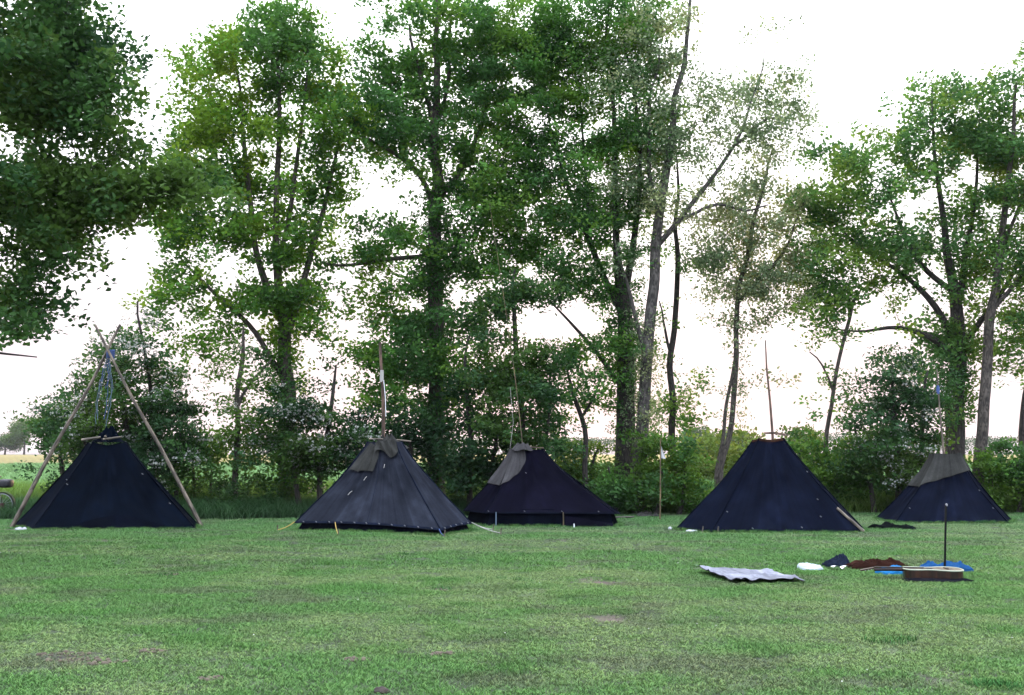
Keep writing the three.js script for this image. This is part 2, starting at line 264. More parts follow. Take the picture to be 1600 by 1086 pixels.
// stems: [[px, py, radius px, depth offset], ...]; blobs: [px, py, rx, ry, density, depth offset]
function plant(o) {
  const { D, stems, blobs, pal = 'green', leaves = 'broad', per = 7.5, clusters = 8, size = 1, seed = 1, spread = 1.3, hole = o.category ? .32 : .405 } = o;
  const r = rngOf(seed * 7919 + 13), gauss = () => (r() + r() + r() - 1.5) * 1.15, px = D / F;
  const N = [];                                                   // skeleton nodes {p, par, len, dir, rad}
  const add = (p, par, fix = 0) => { const q = par >= 0 ? N[par] : null; N.push({ p, par, len: q ? q.len + p.distanceTo(q.p) : 0, rad: fix, fix, kids: [] }); if (q) q.kids.push(N.length - 1); return N.length - 1; };
  const stemChains = [];
  let base = null;
  for (const st of stems) {
    const pts = st.map(s => at(s[0], s[1], D + (s[3] || 0)));
    let start = -1;
    if (st[0].length < 5 && !st.branch && st[0][1] > 690 || !N.length) { pts[0].y = -.08; if (!base) base = pts[0].clone().setY(0); }
    else { let bd = 1e9; N.forEach((n, i) => { const d = n.p.distanceToSquared(pts[0]); if (d < bd) { bd = d; start = i; } }); if (bd < 1.5) pts[0] = N[start].p.clone(); else start = -1; }
    const curve = new THREE.CatmullRomCurve3(pts, false, 'centripetal'), L = curve.getLength(), n = Math.max(3, Math.ceil(L / .35)), chain = [];
    let prev = start;
    for (let i = 0; i <= n; i++) {
      const t = i / n, p = curve.getPoint(t), ft = t * (st.length - 1), k = Math.min(st.length - 2, Math.floor(ft)); let rd = mix(st[k][2], st[k + 1][2], ft - k) * px;
      if (i > 0 && i < n) { p.x += (noise(p.y * .9, seed, 1) - .5) * .16; p.z += (noise(p.y * .9, seed, 7) - .5) * .16; }
      if (start < 0 && p.y < .5) rd *= 1 + .5 * Math.pow(1 - clamp(p.y / .5), 2);
      if (i === 0 && start >= 0) { chain.push([p, rd]); continue; }
      prev = add(p, prev, rd); N[prev].bare = st.bare; chain.push([p, rd]);
    }
    stemChains.push(chain);
  }
  // points that the crown fills
  const A = [];
  for (const [bx, by, rx, ry, den = 1, dz = 0] of blobs) {
    const area = Math.PI * rx * ry * px * px, n = Math.max(2, Math.round(area * per * 1.15 * (den < .45 ? .3 + .8 * den : den < 1 ? .75 + .25 * den : 1)));
    for (let i = 0; i < n; i++) { const a = r() * 6.283, d = Math.sqrt(r()); if (hole) { const q = at(bx + Math.cos(a) * d * rx, by + Math.sin(a) * d * ry, D + dz); if (fbm(q.x * 1.25 + seed * 3, q.y * 2.3, q.z * .8 + 4, 3) < hole) continue; } A.push({ p: at(bx + Math.cos(a) * d * rx, by + Math.sin(a) * d * ry, D + dz + gauss() * spread * Math.sqrt(Math.max(.15, 1 - d * d * .7))), den, y: 0 }); }
  }
  for (const a of A) { a.p.y = Math.max(a.p.y, .12); let bd = 1e9; for (const n of N) if (!n.bare) bd = Math.min(bd, n.p.distanceToSquared(a.p)); a.d = bd; }
  A.sort((a, b) => a.d - b.d);
  for (const a of A) {
    let best = 0, bc = 1e9;
    for (let i = 0; i < N.length; i++) { const n = N[i]; if (n.bare) continue; const dx = n.p.x - a.p.x, dy = n.p.y - a.p.y, dz = n.p.z - a.p.z; let c = Math.sqrt(dx * dx + dy * dy + dz * dz); if (c > bc) continue; c = c * (1 + .35 * clamp(dy / (c + .01))) + .12 * n.len; if (n.fix > .0 && n.par < 0) c += 1; if (c < bc) { bc = c; best = i; } }
    const n0 = N[best], d = n0.p.distanceTo(a.p), k = Math.max(1, Math.ceil(d / .42)), dir = n0.par >= 0 ? V().subVectors(n0.p, N[n0.par].p).normalize() : V(0, 1, 0);
    const ctl = n0.p.clone().addScaledVector(dir, d * .35).lerp(n0.p.clone().lerp(a.p, .5), .45); let prev = best;
    for (let i = 1; i <= k; i++) { const t = i / k, p = n0.p.clone().multiplyScalar((1 - t) * (1 - t)).addScaledVector(ctl, 2 * t * (1 - t)).addScaledVector(a.p, t * t); if (i < k) p.add(V((r() - .5) * .09, (r() - .5) * .09, (r() - .5) * .09)); prev = add(p, prev); }
    a.node = prev;
  }
  // pipe model for the branch thickness
  for (let i = N.length - 1; i >= 0; i--) { const n = N[i]; if (!n.fix) { let s = 0; for (const k of n.kids) if (!N[k].fix) s += Math.pow(N[k].rad, 2.35); n.rad = Math.max(.0055, Math.pow(s, 1 / 2.35) * 1.01); } }
  for (const n of N) if (!n.fix && n.par >= 0 && N[n.par].fix) n.rad = Math.min(n.rad, N[n.par].fix * .75);
  const g = thing(o.name, o.label, o.category || 'tree', base, 0, o.group);
  const bark = M[o.bark || 'bark'];
  stemChains.forEach((c, i) => mesh(o.category ? 'stem' : i ? 'limb' : 'trunk', shift(tubeGeo(c.map(q => q[0]), c.map(q => q[1]), c[0][1] > .1 ? 12 : 8), base), bark, g));
  const tubes = [];
  N.forEach((n, i) => {
    if (n.fix || !(n.par < 0 || N[n.par].fix || N[n.par].kids.indexOf(i) !== mainKid(N[n.par]))) return;
    const pts = n.par >= 0 ? [N[n.par].p] : [], rad = n.par >= 0 ? [n.rad] : []; let j = i;
    while (j >= 0) { pts.push(N[j].p); rad.push(N[j].rad); const m = N[j].kids.length ? N[j].kids[mainKid(N[j])] : -1; j = m >= 0 && !N[m].fix ? m : -1; }
    if (pts.length > 1) tubes.push([shift(tubeGeo(pts, rad, rad[0] > .05 ? 7 : rad[0] > .02 ? 5 : 3, false), base), rad[0]]);
  });
  function mainKid(n) { let b = -1, br = -1; n.kids.forEach((k, q) => { if (!N[k].fix && N[k].rad > br) { br = N[k].rad; b = q; } }); return b; }
  if (tubes.length) {
    tubes.sort((a, b) => b[1] - a[1]); const tm = M[o.twigs || o.bark || 'bark']; let q = 0;
    while (q < tubes.length && q < 16 && tubes[q][1] > .022) mesh('branch', tubes[q++][0], tm, g);
    if (q < tubes.length) mesh('twigs', tubes.slice(q).map(t => t[0]), tm, g).userData.kind = 'stuff';
  }
  // leaves
  const lists = [[], []], bl = [], C = PAL[pal];
  const leafAt = (p, s = 1) => {
    const t = fbm(p.x * .7 + seed, p.y * .7, p.z * .7, 3), q = r(); const c = t < .46 ? 1 : t > .58 ? 2 : 0, f = .8 + .4 * q, m = c === 2 ? .7 : 1;
    const k = [0, 1, 2].map(i => mix(C[0][i], C[c][i], m) * f * (o.category ? .82 : 1) * (i ? 2.0 : 2.45));
    lists[(r() * 2) | 0].push([p.x - base.x, p.y - base.y, p.z - base.z, r() * 6.283, (r() - .5) * 1.2, s * size * (.85 + .35 * r()), s * size * (.85 + .35 * r()), ...k]);
  };
  for (const a of A) {
    const cnt = Math.max(1, Math.round(clusters * (a.den < .45 ? a.den : .45 + .55 * (a.den - .45) / .55 + .0) * (o.category ? .95 : 1.12) * (.6 + .8 * r()))), R = (o.category ? .36 : .42) * Math.sqrt(size);
    for (let i = 0; i < cnt; i++) leafAt(V(a.p.x + gauss() * R * 1.15, Math.max(.1, a.p.y + gauss() * R * .55), a.p.z + gauss() * R));
    const n = N[a.node]; if (n.par >= 0 && r() < .6 * a.den) leafAt(N[n.par].p.clone().add(V((r() - .5) * .3, (r() - .5) * .3, (r() - .5) * .3)), .9);
    if (o.bloom && r() < o.bloom) for (let i = 0; i < 4; i++) { const w = .34 + .18 * r(); bl.push([a.p.x + gauss() * .25 - base.x, a.p.y + gauss() * .2 - base.y, a.p.z + .25 + gauss() * .25 - base.z, r() * 6.28, (r() - .5) * 1.2, .9 + .5 * r(), .9 + .5 * r(), w * .95, w, w * .98]); }
  }
  for (const [ix, iy, w, h, n] of o.ivy || []) {                   // leaves that hug the trunk
    const cand = N.filter(q => q.fix); for (let i = 0; i < n; i++) { const p = at(ix + (r() - .5) * 2 * w, iy + (r() - .5) * 2 * h, D); let b = null, bd = 1e9; for (const q of cand) { const d = q.p.distanceToSquared(p); if (d < bd) { bd = d; b = q; } } if (!b) continue; const a = r() * 6.283, R = b.rad + .05 + .22 * r(); leafAt(V(b.p.x + Math.cos(a) * R + (p.x - b.p.x) * .3, p.y, b.p.z + Math.sin(a) * R), .8); }
  }
  lists.forEach((l, v) => { if (l.length) scatter('crown', CL[leaves][v], M.leaf, l, g); });
  if (bl.length) scatter('blossom', CL.bloom[0], M.leaf, bl, g);
  return g;
}
const TR = [
  { name: 'oak_tree', label: 'dark broad tree reaching in from the left edge above the leftmost tent', D: 16, seed: 1, pal: 'near', spread: 1.2, per: 11, clusters: 9.5, size: .82, hole: .44, bark: 'barkDark',
    stems: [[[-190, 960, 24], [-185, 700, 20], [-175, 480, 18], [-160, 300, 14], [-120, 120, 9], [-80, -60, 4]], [[-175, 480, 11], [-100, 380, 9], [0, 330, 7], [100, 290, 4], [200, 290, 2]], [[-160, 300, 9], [-60, 200, 7], [40, 120, 5], [110, 60, 2]], Object.assign([[-178, 560, 7], [-90, 540, 4], [0, 552, 2], [58, 558, 1]], { bare: true })],
    blobs: [[30, 30, 110, 70], [120, 70, 75, 60], [160, 120, 40, 40, .8], [20, 150, 110, 70], [140, 180, 65, 45], [180, 170, 30, 35, .7], [70, 215, 60, 35, .6], [40, 300, 80, 45, .7], [150, 265, 90, 40], [240, 280, 80, 40], [310, 290, 50, 35, .7], [20, 350, 90, 50], [110, 330, 90, 40], [190, 320, 60, 30, .8], [40, 420, 70, 40, .8], [110, 390, 60, 35, .7], [10, 480, 45, 40, .8], [70, 460, 50, 30, .5], [140, 450, 35, 25, .35], [100, 490, 45, 18, .25], [-120, 60, 110, 110], [-130, 260, 110, 110], [-110, 440, 90, 70], [-20, -80, 150, 60], [110, 140, 50, 40], [60, 90, 70, 50], [200, 220, 30, 35, .8], [60, 260, 60, 35, .8], [130, 300, 70, 40], [60, 350, 70, 40], [20, 440, 60, 40, .8], [20, 230, 60, 50, .8], [115, 460, 55, 26, .42], [55, 500, 50, 20, .4], [150, 425, 40, 26, .42]] },
  { name: 'maple_tree', label: 'full bright green maple standing right of the leftmost tent', D: 28, seed: 2, pal: 'maple', spread: 1.7, per: 6.5, clusters: 8, 
    stems: [[[449, 797, 13], [446, 700, 11.5], [448, 600, 11], [445, 510, 10], [438, 440, 7], [432, 330, 5], [436, 200, 4], [430, 60, 2]], [[445, 510, 7], [405, 400, 5], [385, 260, 4], [372, 120, 2]], [[446, 540, 6], [480, 430, 5], [505, 330, 4], [530, 220, 2]], [[438, 440, 4], [452, 340, 4], [470, 200, 3], [480, 90, 1.5]], [[447, 600, 5], [400, 520, 4], [340, 460, 3], [280, 400, 1.5]]],
    blobs: [[425, 40, 60, 38], [400, 90, 75, 45], [330, 105, 50, 45, .8], [470, 110, 70, 60], [300, 180, 50, 55], [390, 200, 85, 60], [500, 180, 60, 60], [550, 200, 35, 60, .7], [280, 260, 45, 45], [330, 290, 60, 40], [420, 290, 80, 45, .8], [520, 270, 45, 45, .8], [260, 340, 45, 30, .8], [330, 370, 80, 40], [430, 370, 70, 45, .8], [505, 350, 35, 45, .6], [300, 425, 55, 30, .7], [390, 440, 70, 40], [455, 430, 45, 40, .9], [240, 480, 40, 35, .7], [310, 475, 50, 30, .7], [395, 500, 70, 38], [460, 490, 45, 35, .8], [330, 540, 60, 25, .5], [480, 540, 50, 30, .5]], ivy: [[447, 640, 16, 130, 240]] },
  { name: 'ash_tree', label: 'tall straight trunked tree with leafy trunk rising between second and third tents', D: 28.5, seed: 3, pal: 'green', spread: 1.6, per: 6.5, clusters: 7.5,
    stems: [[[680, 797, 14], [681, 600, 12], [682, 400, 11], [682, 300, 9.5], [680, 200, 7], [684, 100, 5], [681, -40, 3]], [[682, 310, 5], [715, 270, 4.5], [745, 220, 3.5], [765, 140, 2]], [[682, 320, 4.5], [650, 270, 4], [610, 235, 3], [560, 210, 1.5]], [[682, 410, 4], [610, 405, 3.5], [540, 415, 2.5], [500, 410, 1]], [[680, 200, 4], [660, 130, 3.5], [640, 40, 2]], [[680, 210, 3.5], [700, 130, 3], [705, 20, 2]]],
    blobs: [[640, 20, 80, 35, .8], [720, 40, 60, 50, .9], [600, 95, 50, 45, .8], [690, 110, 70, 50], [590, 165, 60, 50], [650, 180, 60, 50], [750, 130, 45, 50], [590, 235, 50, 40, .9], [640, 250, 40, 30, .6], [760, 210, 50, 50], [720, 300, 45, 50, .6], [640, 335, 40, 35, .5], [600, 370, 50, 35, .8], [640, 400, 70, 40, .9], [745, 330, 60, 60], [560, 420, 60, 30, .7], [520, 440, 35, 30, .6], [640, 470, 75, 45], [730, 410, 50, 50], [735, 490, 45, 45, .8], [600, 530, 60, 40, .9], [660, 560, 75, 50], [560, 500, 45, 30, .6], [640, 620, 70, 45], [700, 640, 40, 45, .8]], ivy: [[682, 540, 22, 200, 330], [682, 250, 14, 110, 110]] },
  { name: 'alder_tree', label: 'dark tree whose thick trunk splits into many stems behind the pennant stick', D: 28.5, seed: 4, hole: .35, pal: 'green', leaves: 'small', spread: 1.7, per: 6.5, clusters: 8, bark: 'barkDark',
    stems: [[[972, 797, 18], [974, 700, 15.5], [976, 600, 14], [974, 480, 11.5], [966, 390, 6], [962, 280, 4.5], [955, 160, 3.4], [950, 60, 2.2], [946, -40, 1]], [[975, 500, 6.5], [948, 440, 5.5], [925, 380, 4.5], [900, 320, 3.2], [870, 240, 2], [845, 150, .8]], [[974, 490, 7], [992, 380, 5], [1000, 280, 4], [990, 160, 3], [977, 60, 2], [970, -40, 1]], [[976, 610, 4.2], [930, 550, 3.2], [890, 505, 2.2], [850, 460, 1]], [[930, 390, 3.4], [918, 300, 2.6], [905, 180, 1.8], [895, 60, .7]]],
    blobs: [[775, 60, 50, 60, .7], [765, 170, 50, 60, .7], [775, 300, 50, 60, .7], [770, 390, 45, 45, .7], [850, 80, 60, 40, .7], [950, 60, 50, 50, .7], [860, 220, 50, 40, .7], [1020, 190, 40, 60, .6], [830, 35, 80, 45], [920, 30, 70, 45, .9], [1000, 30, 55, 45, .7], [800, 100, 60, 50], [890, 110, 75, 55], [970, 110, 55, 55, .8], [1020, 130, 35, 60, .6], [830, 180, 75, 50], [920, 190, 65, 50], [800, 250, 50, 45], [880, 265, 65, 50], [960, 240, 50, 50, .7], [1010, 240, 40, 50, .6], [840, 330, 60, 45], [900, 335, 50, 45, .9], [790, 330, 45, 40, .9], [960, 320, 50, 35, .6], [870, 400, 50, 40, .7], [800, 400, 45, 40, .8], [940, 390, 40, 35, .5], [1000, 370, 35, 40, .5], [900, 470, 45, 35, .5], [950, 480, 35, 40, .6], [930, 550, 40, 35, .6], [985, 560, 30, 40, .7], [990, 180, 40, 60, .7], [940, 320, 40, 40, .7], [1000, 310, 35, 40, .6], [900, 560, 40, 30, .5], [960, 430, 40, 35, .6], [890, 420, 45, 35, .7]], ivy: [[975, 560, 24, 120, 230]] },
  { name: 'poplar_tree', label: 'pale barked leaning tree with one long limb rising to the right', D: 27.6, seed: 5, hole: .35, pal: 'silver', leaves: 'silver', spread: 1.4, per: 6, clusters: 6.5, bark: 'barkPale',
    stems: [[[998, 795, 11], [1002, 700, 10], [1010, 580, 9.2], [1017, 470, 8.6], [1026, 370, 8], [1038, 270, 6.6], [1058, 150, 4.6], [1076, 40, 3], [1086, -60, 1.5]], [[1024, 390, 5], [1060, 345, 4.2], [1105, 285, 3.5], [1145, 225, 2.6], [1180, 150, 1.6], [1196, 60, .5]], [[1060, 345, 3], [1120, 320, 2.5], [1165, 330, 2], [1200, 320, 1]], [[1030, 330, 4], [1012, 270, 3.5], [1015, 180, 2.5], [1030, 80, 1.5]], [[1012, 560, 4], [985, 470, 3], [965, 400, 2], [955, 330, 1]], [[1145, 225, 2.5], [1200, 185, 2], [1235, 190, 1]]],
    blobs: [[1060, 60, 30, 50, .5], [1035, 120, 45, 55, .7], [1085, 130, 30, 50, .5], [1150, 165, 50, 40, .9], [1205, 140, 45, 35, .9], [1235, 175, 35, 35, .8], [1170, 205, 60, 30, .8], [1110, 190, 35, 35, .5], [1195, 75, 40, 35, .2], [1230, 40, 30, 25, .12], [1030, 220, 45, 50, .7], [1080, 240, 35, 40, .4], [1250, 230, 20, 40, .5], [990, 290, 55, 35, .8], [1020, 340, 45, 40, .7], [1090, 330, 40, 25, .4], [960, 290, 35, 35, .8], [990, 410, 35, 30, .5], [960, 130, 40, 60, .5], [1000, 70, 40, 50, .6], [1060, 190, 40, 60, .6], [1120, 240, 45, 35, .5], [1050, 300, 40, 40, .6], [1110, 150, 35, 40, .5], [1150, 290, 45, 30, .6], [1200, 230, 40, 35, .6], [1225, 200, 40, 40, .7], [1045, 20, 45, 40, .6]], ivy: [[1006, 600, 16, 110, 170]] },
  { name: 'young_tree', label: 'thin dark upright tree just right of the pale leaning trunk', D: 29.5, seed: 6, pal: 'oak', leaves: 'small', spread: .8, per: 5, clusters: 5, bark: 'barkDark',
    stems: [[[1062, 795, 6], [1054, 690, 5.5], [1049, 590, 5], [1053, 490, 4.5], [1056, 400, 4], [1057, 300, 2.5], [1052, 230, 1]], [[1056, 560, 2.5], [1036, 510, 2], [1030, 470, 1]]],
    blobs: [[1055, 650, 40, 35, .9], [1060, 600, 40, 30, .7], [1045, 530, 30, 40, .5], [1080, 500, 50, 20, .3], [1090, 400, 40, 25, .7], [1060, 330, 25, 40, .3], [1030, 630, 25, 25, .7]] },
  { name: 'white_poplar', label: 'slender double stemmed silvery tree left of the fourth tent top', D: 28.5, seed: 7, pal: 'silver', leaves: 'silver', spread: 1.3, per: 6, clusters: 6.5, bark: 'bark',
    stems: [[[1130, 795, 5], [1130, 720, 4.5], [1143, 640, 4.2], [1149, 560, 4.2], [1156, 470, 4], [1168, 390, 3.5], [1190, 310, 3], [1205, 240, 1.5]], [[1120, 796, 3.2], [1124, 720, 3], [1130, 650, 2.8], [1142, 590, 2.4], [1149, 550, 3]], [[1156, 480, 3], [1195, 430, 3], [1230, 380, 2], [1260, 310, 1]]],
    blobs: [[1140, 420, 50, 45], [1190, 370, 60, 50], [1230, 310, 40, 50, .9], [1180, 300, 50, 35, .8], [1200, 600, 35, 18, .3], [1215, 430, 50, 45, .9], [1110, 400, 30, 35, .6], [1165, 480, 55, 35, .7], [1245, 380, 30, 50, .8], [1130, 500, 40, 25, .3], [1220, 490, 40, 30, .5], [1125, 585, 30, 25, .12], [1140, 330, 40, 30, .5], [1210, 250, 40, 30, .6], [1110, 300, 45, 50, .5], [1110, 350, 40, 40, .6], [1160, 360, 50, 40, .7], [1200, 420, 45, 40, .7], [1240, 440, 35, 40, .6], [1180, 520, 50, 25, .4], [1120, 450, 35, 30, .6]] , ivy: [[1150, 520, 12, 150, 90]] },
  { name: 'sapling', label: 'bare stemmed sapling leaning right behind the fourth tent', D: 28.5, seed: 8, pal: 'oak', leaves: 'small', spread: .7, per: 5, clusters: 5, bark: 'bark',
    stems: [[[1288, 795, 3.8], [1290, 720, 3.5], [1296, 640, 3.2], [1305, 570, 2.8], [1322, 510, 3], [1336, 465, 2]], [[1300, 610, 2], [1280, 570, 1.5], [1265, 550, 1]]],
    blobs: [[1300, 580, 30, 25, .35], [1275, 630, 20, 20, .4], [1330, 500, 45, 25, .7], [1290, 530, 45, 22, .4], [1330, 600, 25, 25, .4]] },
  { name: 'oak_tree', label: 'spreading oak with thick low limbs behind the rightmost tent', D: 29, seed: 9, pal: 'oak', leaves: 'broad', spread: 1.8, per: 6, clusters: 6.8, bark: 'barkDark',
    stems: [[[1490, 797, 16], [1491, 700, 14.5], [1493, 620, 14], [1494, 560, 12.5], [1490, 470, 9], [1478, 380, 5.5], [1464, 280, 3.4], [1455, 180, 1.6], [1452, 120, .5]], [[1494, 570, 7], [1455, 530, 5], [1400, 512, 3.4], [1340, 518, 1.8], [1270, 510, .7]], [[1492, 545, 6], [1455, 475, 5], [1405, 425, 3.4], [1345, 385, 2], [1290, 340, .7]], [[1490, 480, 6], [1510, 390, 4], [1524, 290, 2.6], [1530, 170, .7]], [[1488, 470, 5], [1445, 420, 4.5], [1405, 350, 2.6], [1380, 280, .8]], [[1493, 560, 5], [1530, 500, 4.5], [1580, 430, 3], [1620, 360, 1.5]]],
    blobs: [[1460, 150, 55, 38, .8], [1520, 170, 55, 45, .8], [1555, 150, 35, 40, .6], [1415, 195, 22, 45, .4], [1450, 235, 55, 45, .8], [1525, 260, 65, 50], [1570, 230, 35, 50, .8], [1340, 235, 45, 35, .9], [1295, 260, 35, 45], [1290, 330, 45, 45], [1350, 290, 40, 35, .5], [1345, 360, 50, 40, .9], [1410, 320, 45, 35, .4], [1310, 400, 40, 30, .8], [1390, 400, 60, 35], [1470, 330, 45, 45, .6], [1545, 350, 50, 55, .8], [1280, 450, 45, 40, .8], [1340, 450, 45, 30, .8], [1430, 430, 50, 35, .8], [1520, 450, 50, 45, .7], [1585, 440, 35, 45, .6], [1300, 500, 50, 25, .5], [1420, 490, 40, 30, .4], [1490, 530, 40, 45, .9], [1560, 540, 45, 35, .6], [1450, 570, 40, 30, .6], [1262, 350, 35, 50, .7], [1262, 430, 40, 45, .7], [1330, 320, 40, 35, .6], [1500, 220, 50, 45, .8], [1490, 290, 45, 40, .7], [1420, 270, 40, 40, .5], [1440, 370, 50, 35, .6], [1510, 400, 45, 40, .7], [1560, 290, 45, 45, .7], [1370, 330, 40, 35, .6], [1380, 460, 45, 30, .6], [1560, 480, 45, 40, .6]], ivy: [[1492, 580, 20, 80, 200]] },
  { name: 'birch_tree', label: 'slim grey trunk forking upward right of the spreading oak', D: 28, seed: 10, pal: 'oak', leaves: 'small', spread: 1.3, per: 6, clusters: 6.5, bark: 'bark',
    stems: [[[1526, 796, 9.5], [1530, 700, 8.5], [1541, 600, 8], [1550, 490, 7], [1563, 390, 5.5], [1577, 270, 4], [1588, 130, 2]], [[1550, 490, 4], [1600, 420, 3], [1640, 330, 2]], [[1563, 390, 3], [1600, 300, 2.5], [1620, 180, 1]]],
    blobs: [[1588, 130, 25, 45, .4], [1590, 220, 45, 50, .9], [1595, 310, 45, 45, .8], [1640, 240, 60, 90], [1650, 380, 70, 80], [1570, 400, 40, 40, .6], [1590, 500, 30, 30, .4], [1640, 100, 40, 60, .6]] },
  { name: 'birch_tree', label: 'dark leaning trunk cut by the right edge of the picture', D: 28.5, seed: 11, pal: 'oak', leaves: 'small', spread: 1.2, per: 6, clusters: 6, bark: 'barkDark',
    stems: [[[1600, 797, 8], [1601, 680, 7], [1612, 580, 6], [1630, 450, 5], [1640, 330, 3]]], blobs: [[1640, 480, 60, 70], [1590, 590, 25, 25, .5], [1650, 600, 50, 40, .8], [1660, 350, 50, 60]] },
  // understorey
  { name: 'hawthorn_bush', label: 'white flowering hawthorn rising behind the leftmost tent', category: 'bush', D: 26.6, seed: 12, pal: 'haw', leaves: 'small', spread: 1.1, per: 8, clusters: 8, bloom: .6, bark: 'barkDark', twigs: 'barkDark',
    stems: [[[205, 806, 5], [200, 700, 4.5], [190, 620, 3.5], [178, 540, 1.5]], [[235, 806, 5], [240, 700, 4], [236, 600, 3], [215, 470, 1.5]], [[165, 806, 4.5], [140, 710, 3.5], [110, 650, 2]], [[275, 806, 3.5], [275, 720, 3], [285, 650, 2]]],
    blobs: [[165, 600, 40, 55, .9], [205, 560, 45, 40, .6], [240, 600, 45, 45, .8], [250, 660, 55, 45], [190, 670, 60, 50], [100, 650, 45, 30, .9], [130, 680, 45, 35], [280, 700, 40, 45], [225, 730, 60, 45], [220, 510, 40, 30, .3], [290, 640, 25, 30, .5], [180, 540, 35, 20, .3]] },
  { name: 'bush', label: 'low dark bush left of the leftmost tent pole against the field', category: 'bush', D: 29, seed: 13, pal: 'haw', leaves: 'small', spread: .9, per: 8, clusters: 8, bark: 'barkDark',
    stems: [[[110, 796, 4], [95, 720, 3.5], [80, 660, 2]], [[120, 796, 4], [125, 700, 3], [120, 640, 2]]], blobs: [[80, 655, 25, 22, .9], [95, 680, 35, 30], [115, 650, 40, 25], [75, 705, 22, 12, .5], [50, 728, 22, 8, .25], [110, 720, 25, 20, .6]] },
  { name: 'rowan_tree', label: 'small thin stemmed tree with drooping leaves left of the maple trunk', D: 27, seed: 14, pal: 'haw', leaves: 'small', spread: 1, per: 7, clusters: 6.5, bloom: .2, bark: 'bark',
    stems: [[[364, 803, 5], [369, 720, 4.5], [374, 640, 4], [377, 560, 3.5], [380, 510, 1.5]], [[374, 640, 2.5], [400, 590, 2], [425, 560, 1]]],
    blobs: [[385, 575, 50, 35, .5], [340, 600, 30, 25, .35], [410, 630, 45, 40, .7], [370, 650, 40, 30, .6], [400, 690, 50, 40, .8], [350, 690, 35, 30, .6], [410, 735, 35, 25, .6]] },
  { name: 'hawthorn_bush', label: 'flowering hawthorn between the maple trunk and the grey blue tent', category: 'bush', D: 26.4, seed: 15, pal: 'dark', leaves: 'small', spread: 1, per: 8, clusters: 8, bloom: .4, bark: 'barkDark',
    stems: [[[500, 806, 5], [505, 700, 4], [520, 620, 3], [525, 570, 1.5]], [[470, 806, 4.5], [460, 720, 4], [440, 640, 2]], [[545, 806, 4], [555, 720, 3], [560, 640, 2]]],
    blobs: [[520, 600, 45, 40, .7], [545, 650, 45, 35], [490, 660, 50, 40, .9], [450, 700, 40, 35, .7], [500, 710, 55, 35], [550, 700, 45, 35], [450, 640, 30, 40, .5], [590, 660, 35, 40, .8], [480, 745, 45, 20, .6]] },
  { name: 'elder_bush', label: 'dark bush closing the gap between second and third tents', category: 'bush', D: 27, seed: 16, pal: 'dark', leaves: 'broad', spread: 1, per: 7, clusters: 7.5, bark: 'barkDark',
    stems: [[[640, 804, 4], [640, 720, 3.5], [630, 660, 2]], [[735, 804, 4.5], [732, 700, 4], [728, 600, 3], [735, 520, 1.5]], [[765, 804, 4], [768, 720, 3], [775, 660, 2]]],
    blobs: [[640, 680, 50, 40], [650, 730, 50, 35, .9], [715, 700, 40, 40, .8], [760, 700, 45, 45], [735, 750, 50, 25, .8], [725, 620, 35, 40, .7], [750, 570, 35, 35, .6], [700, 745, 30, 25, .6]] },
  { name: 'holly_tree', label: 'dense dark evergreen tree directly behind the third tent', D: 26.2, seed: 17, pal: 'dark', leaves: 'small', spread: 1.2, per: 8, clusters: 9, bark: 'barkDark',
    stems: [[[815, 808, 6], [815, 700, 5.5], [812, 600, 5], [808, 500, 3.5], [805, 420, 1.5]], [[830, 808, 4], [850, 700, 3], [860, 620, 1.5]]],
    blobs: [[800, 445, 55, 40, .8], [830, 490, 45, 45, .9], [775, 510, 40, 40, .8], [820, 550, 60, 45], [790, 600, 50, 40], [845, 600, 35, 35, .9], [780, 650, 50, 40, .9], [830, 660, 45, 35], [760, 600, 25, 30, .6], [860, 690, 35, 30, .7]] },
  { name: 'young_tree', label: 'thin dark stemmed young tree between third tent and thick trunk', D: 27.5, seed: 18, pal: 'green', leaves: 'small', spread: .9, per: 6, clusters: 6, bark: 'barkDark',
    stems: [[[917, 802, 4.5], [914, 720, 4.2], [909, 660, 3.8], [896, 610, 3], [885, 570, 1.5]], [[909, 660, 2.2], [930, 620, 2], [940, 590, 1]]],
    blobs: [[900, 620, 45, 25, .9], [880, 580, 40, 25, .5], [935, 600, 30, 25, .7], [870, 640, 30, 20, .5], [905, 580, 30, 18, .4]] },
  { name: 'bush', label: 'yellow green bush beside the right slope of the third tent', category: 'bush', D: 28.5, seed: 19, pal: 'oak', leaves: 'small', spread: .9, per: 7, clusters: 7, bark: 'barkDark',
    stems: [[[885, 798, 3.5], [885, 730, 3], [878, 690, 1.5]], [[925, 798, 3.5], [925, 740, 3], [935, 700, 1.5]]], blobs: [[885, 710, 35, 35], [925, 730, 40, 35, .9], [890, 750, 40, 30], [945, 760, 35, 25], [870, 680, 20, 15, .5]] },
  { name: 'bush', label: 'dark green bush at the foot of the pale leaning trunk', category: 'bush', D: 26.8, seed: 20, pal: 'green', leaves: 'small', spread: .8, per: 8, clusters: 8, bark: 'barkDark',
    stems: [[[960, 804, 3.5], [955, 760, 3], [950, 730, 1.5]], [[1025, 804, 3.5], [1030, 740, 3], [1035, 690, 1.5]], [[1060, 804, 3], [1065, 760, 2.5], [1070, 720, 1.5]]], blobs: [[950, 770, 40, 28], [1000, 775, 40, 25], [1035, 720, 30, 40, .9], [1045, 765, 45, 30], [1080, 770, 35, 25], [1070, 720, 28, 30, .7], [1020, 680, 20, 25, .6]] },
  { name: 'bush', label: 'pale sunlit bush in the field gap left of the fourth tent', category: 'bush', D: 46, seed: 21, pal: 'lime', leaves: 'broad', spread: 2, per: 3, clusters: 6, size: 1.6, bark: 'bark',
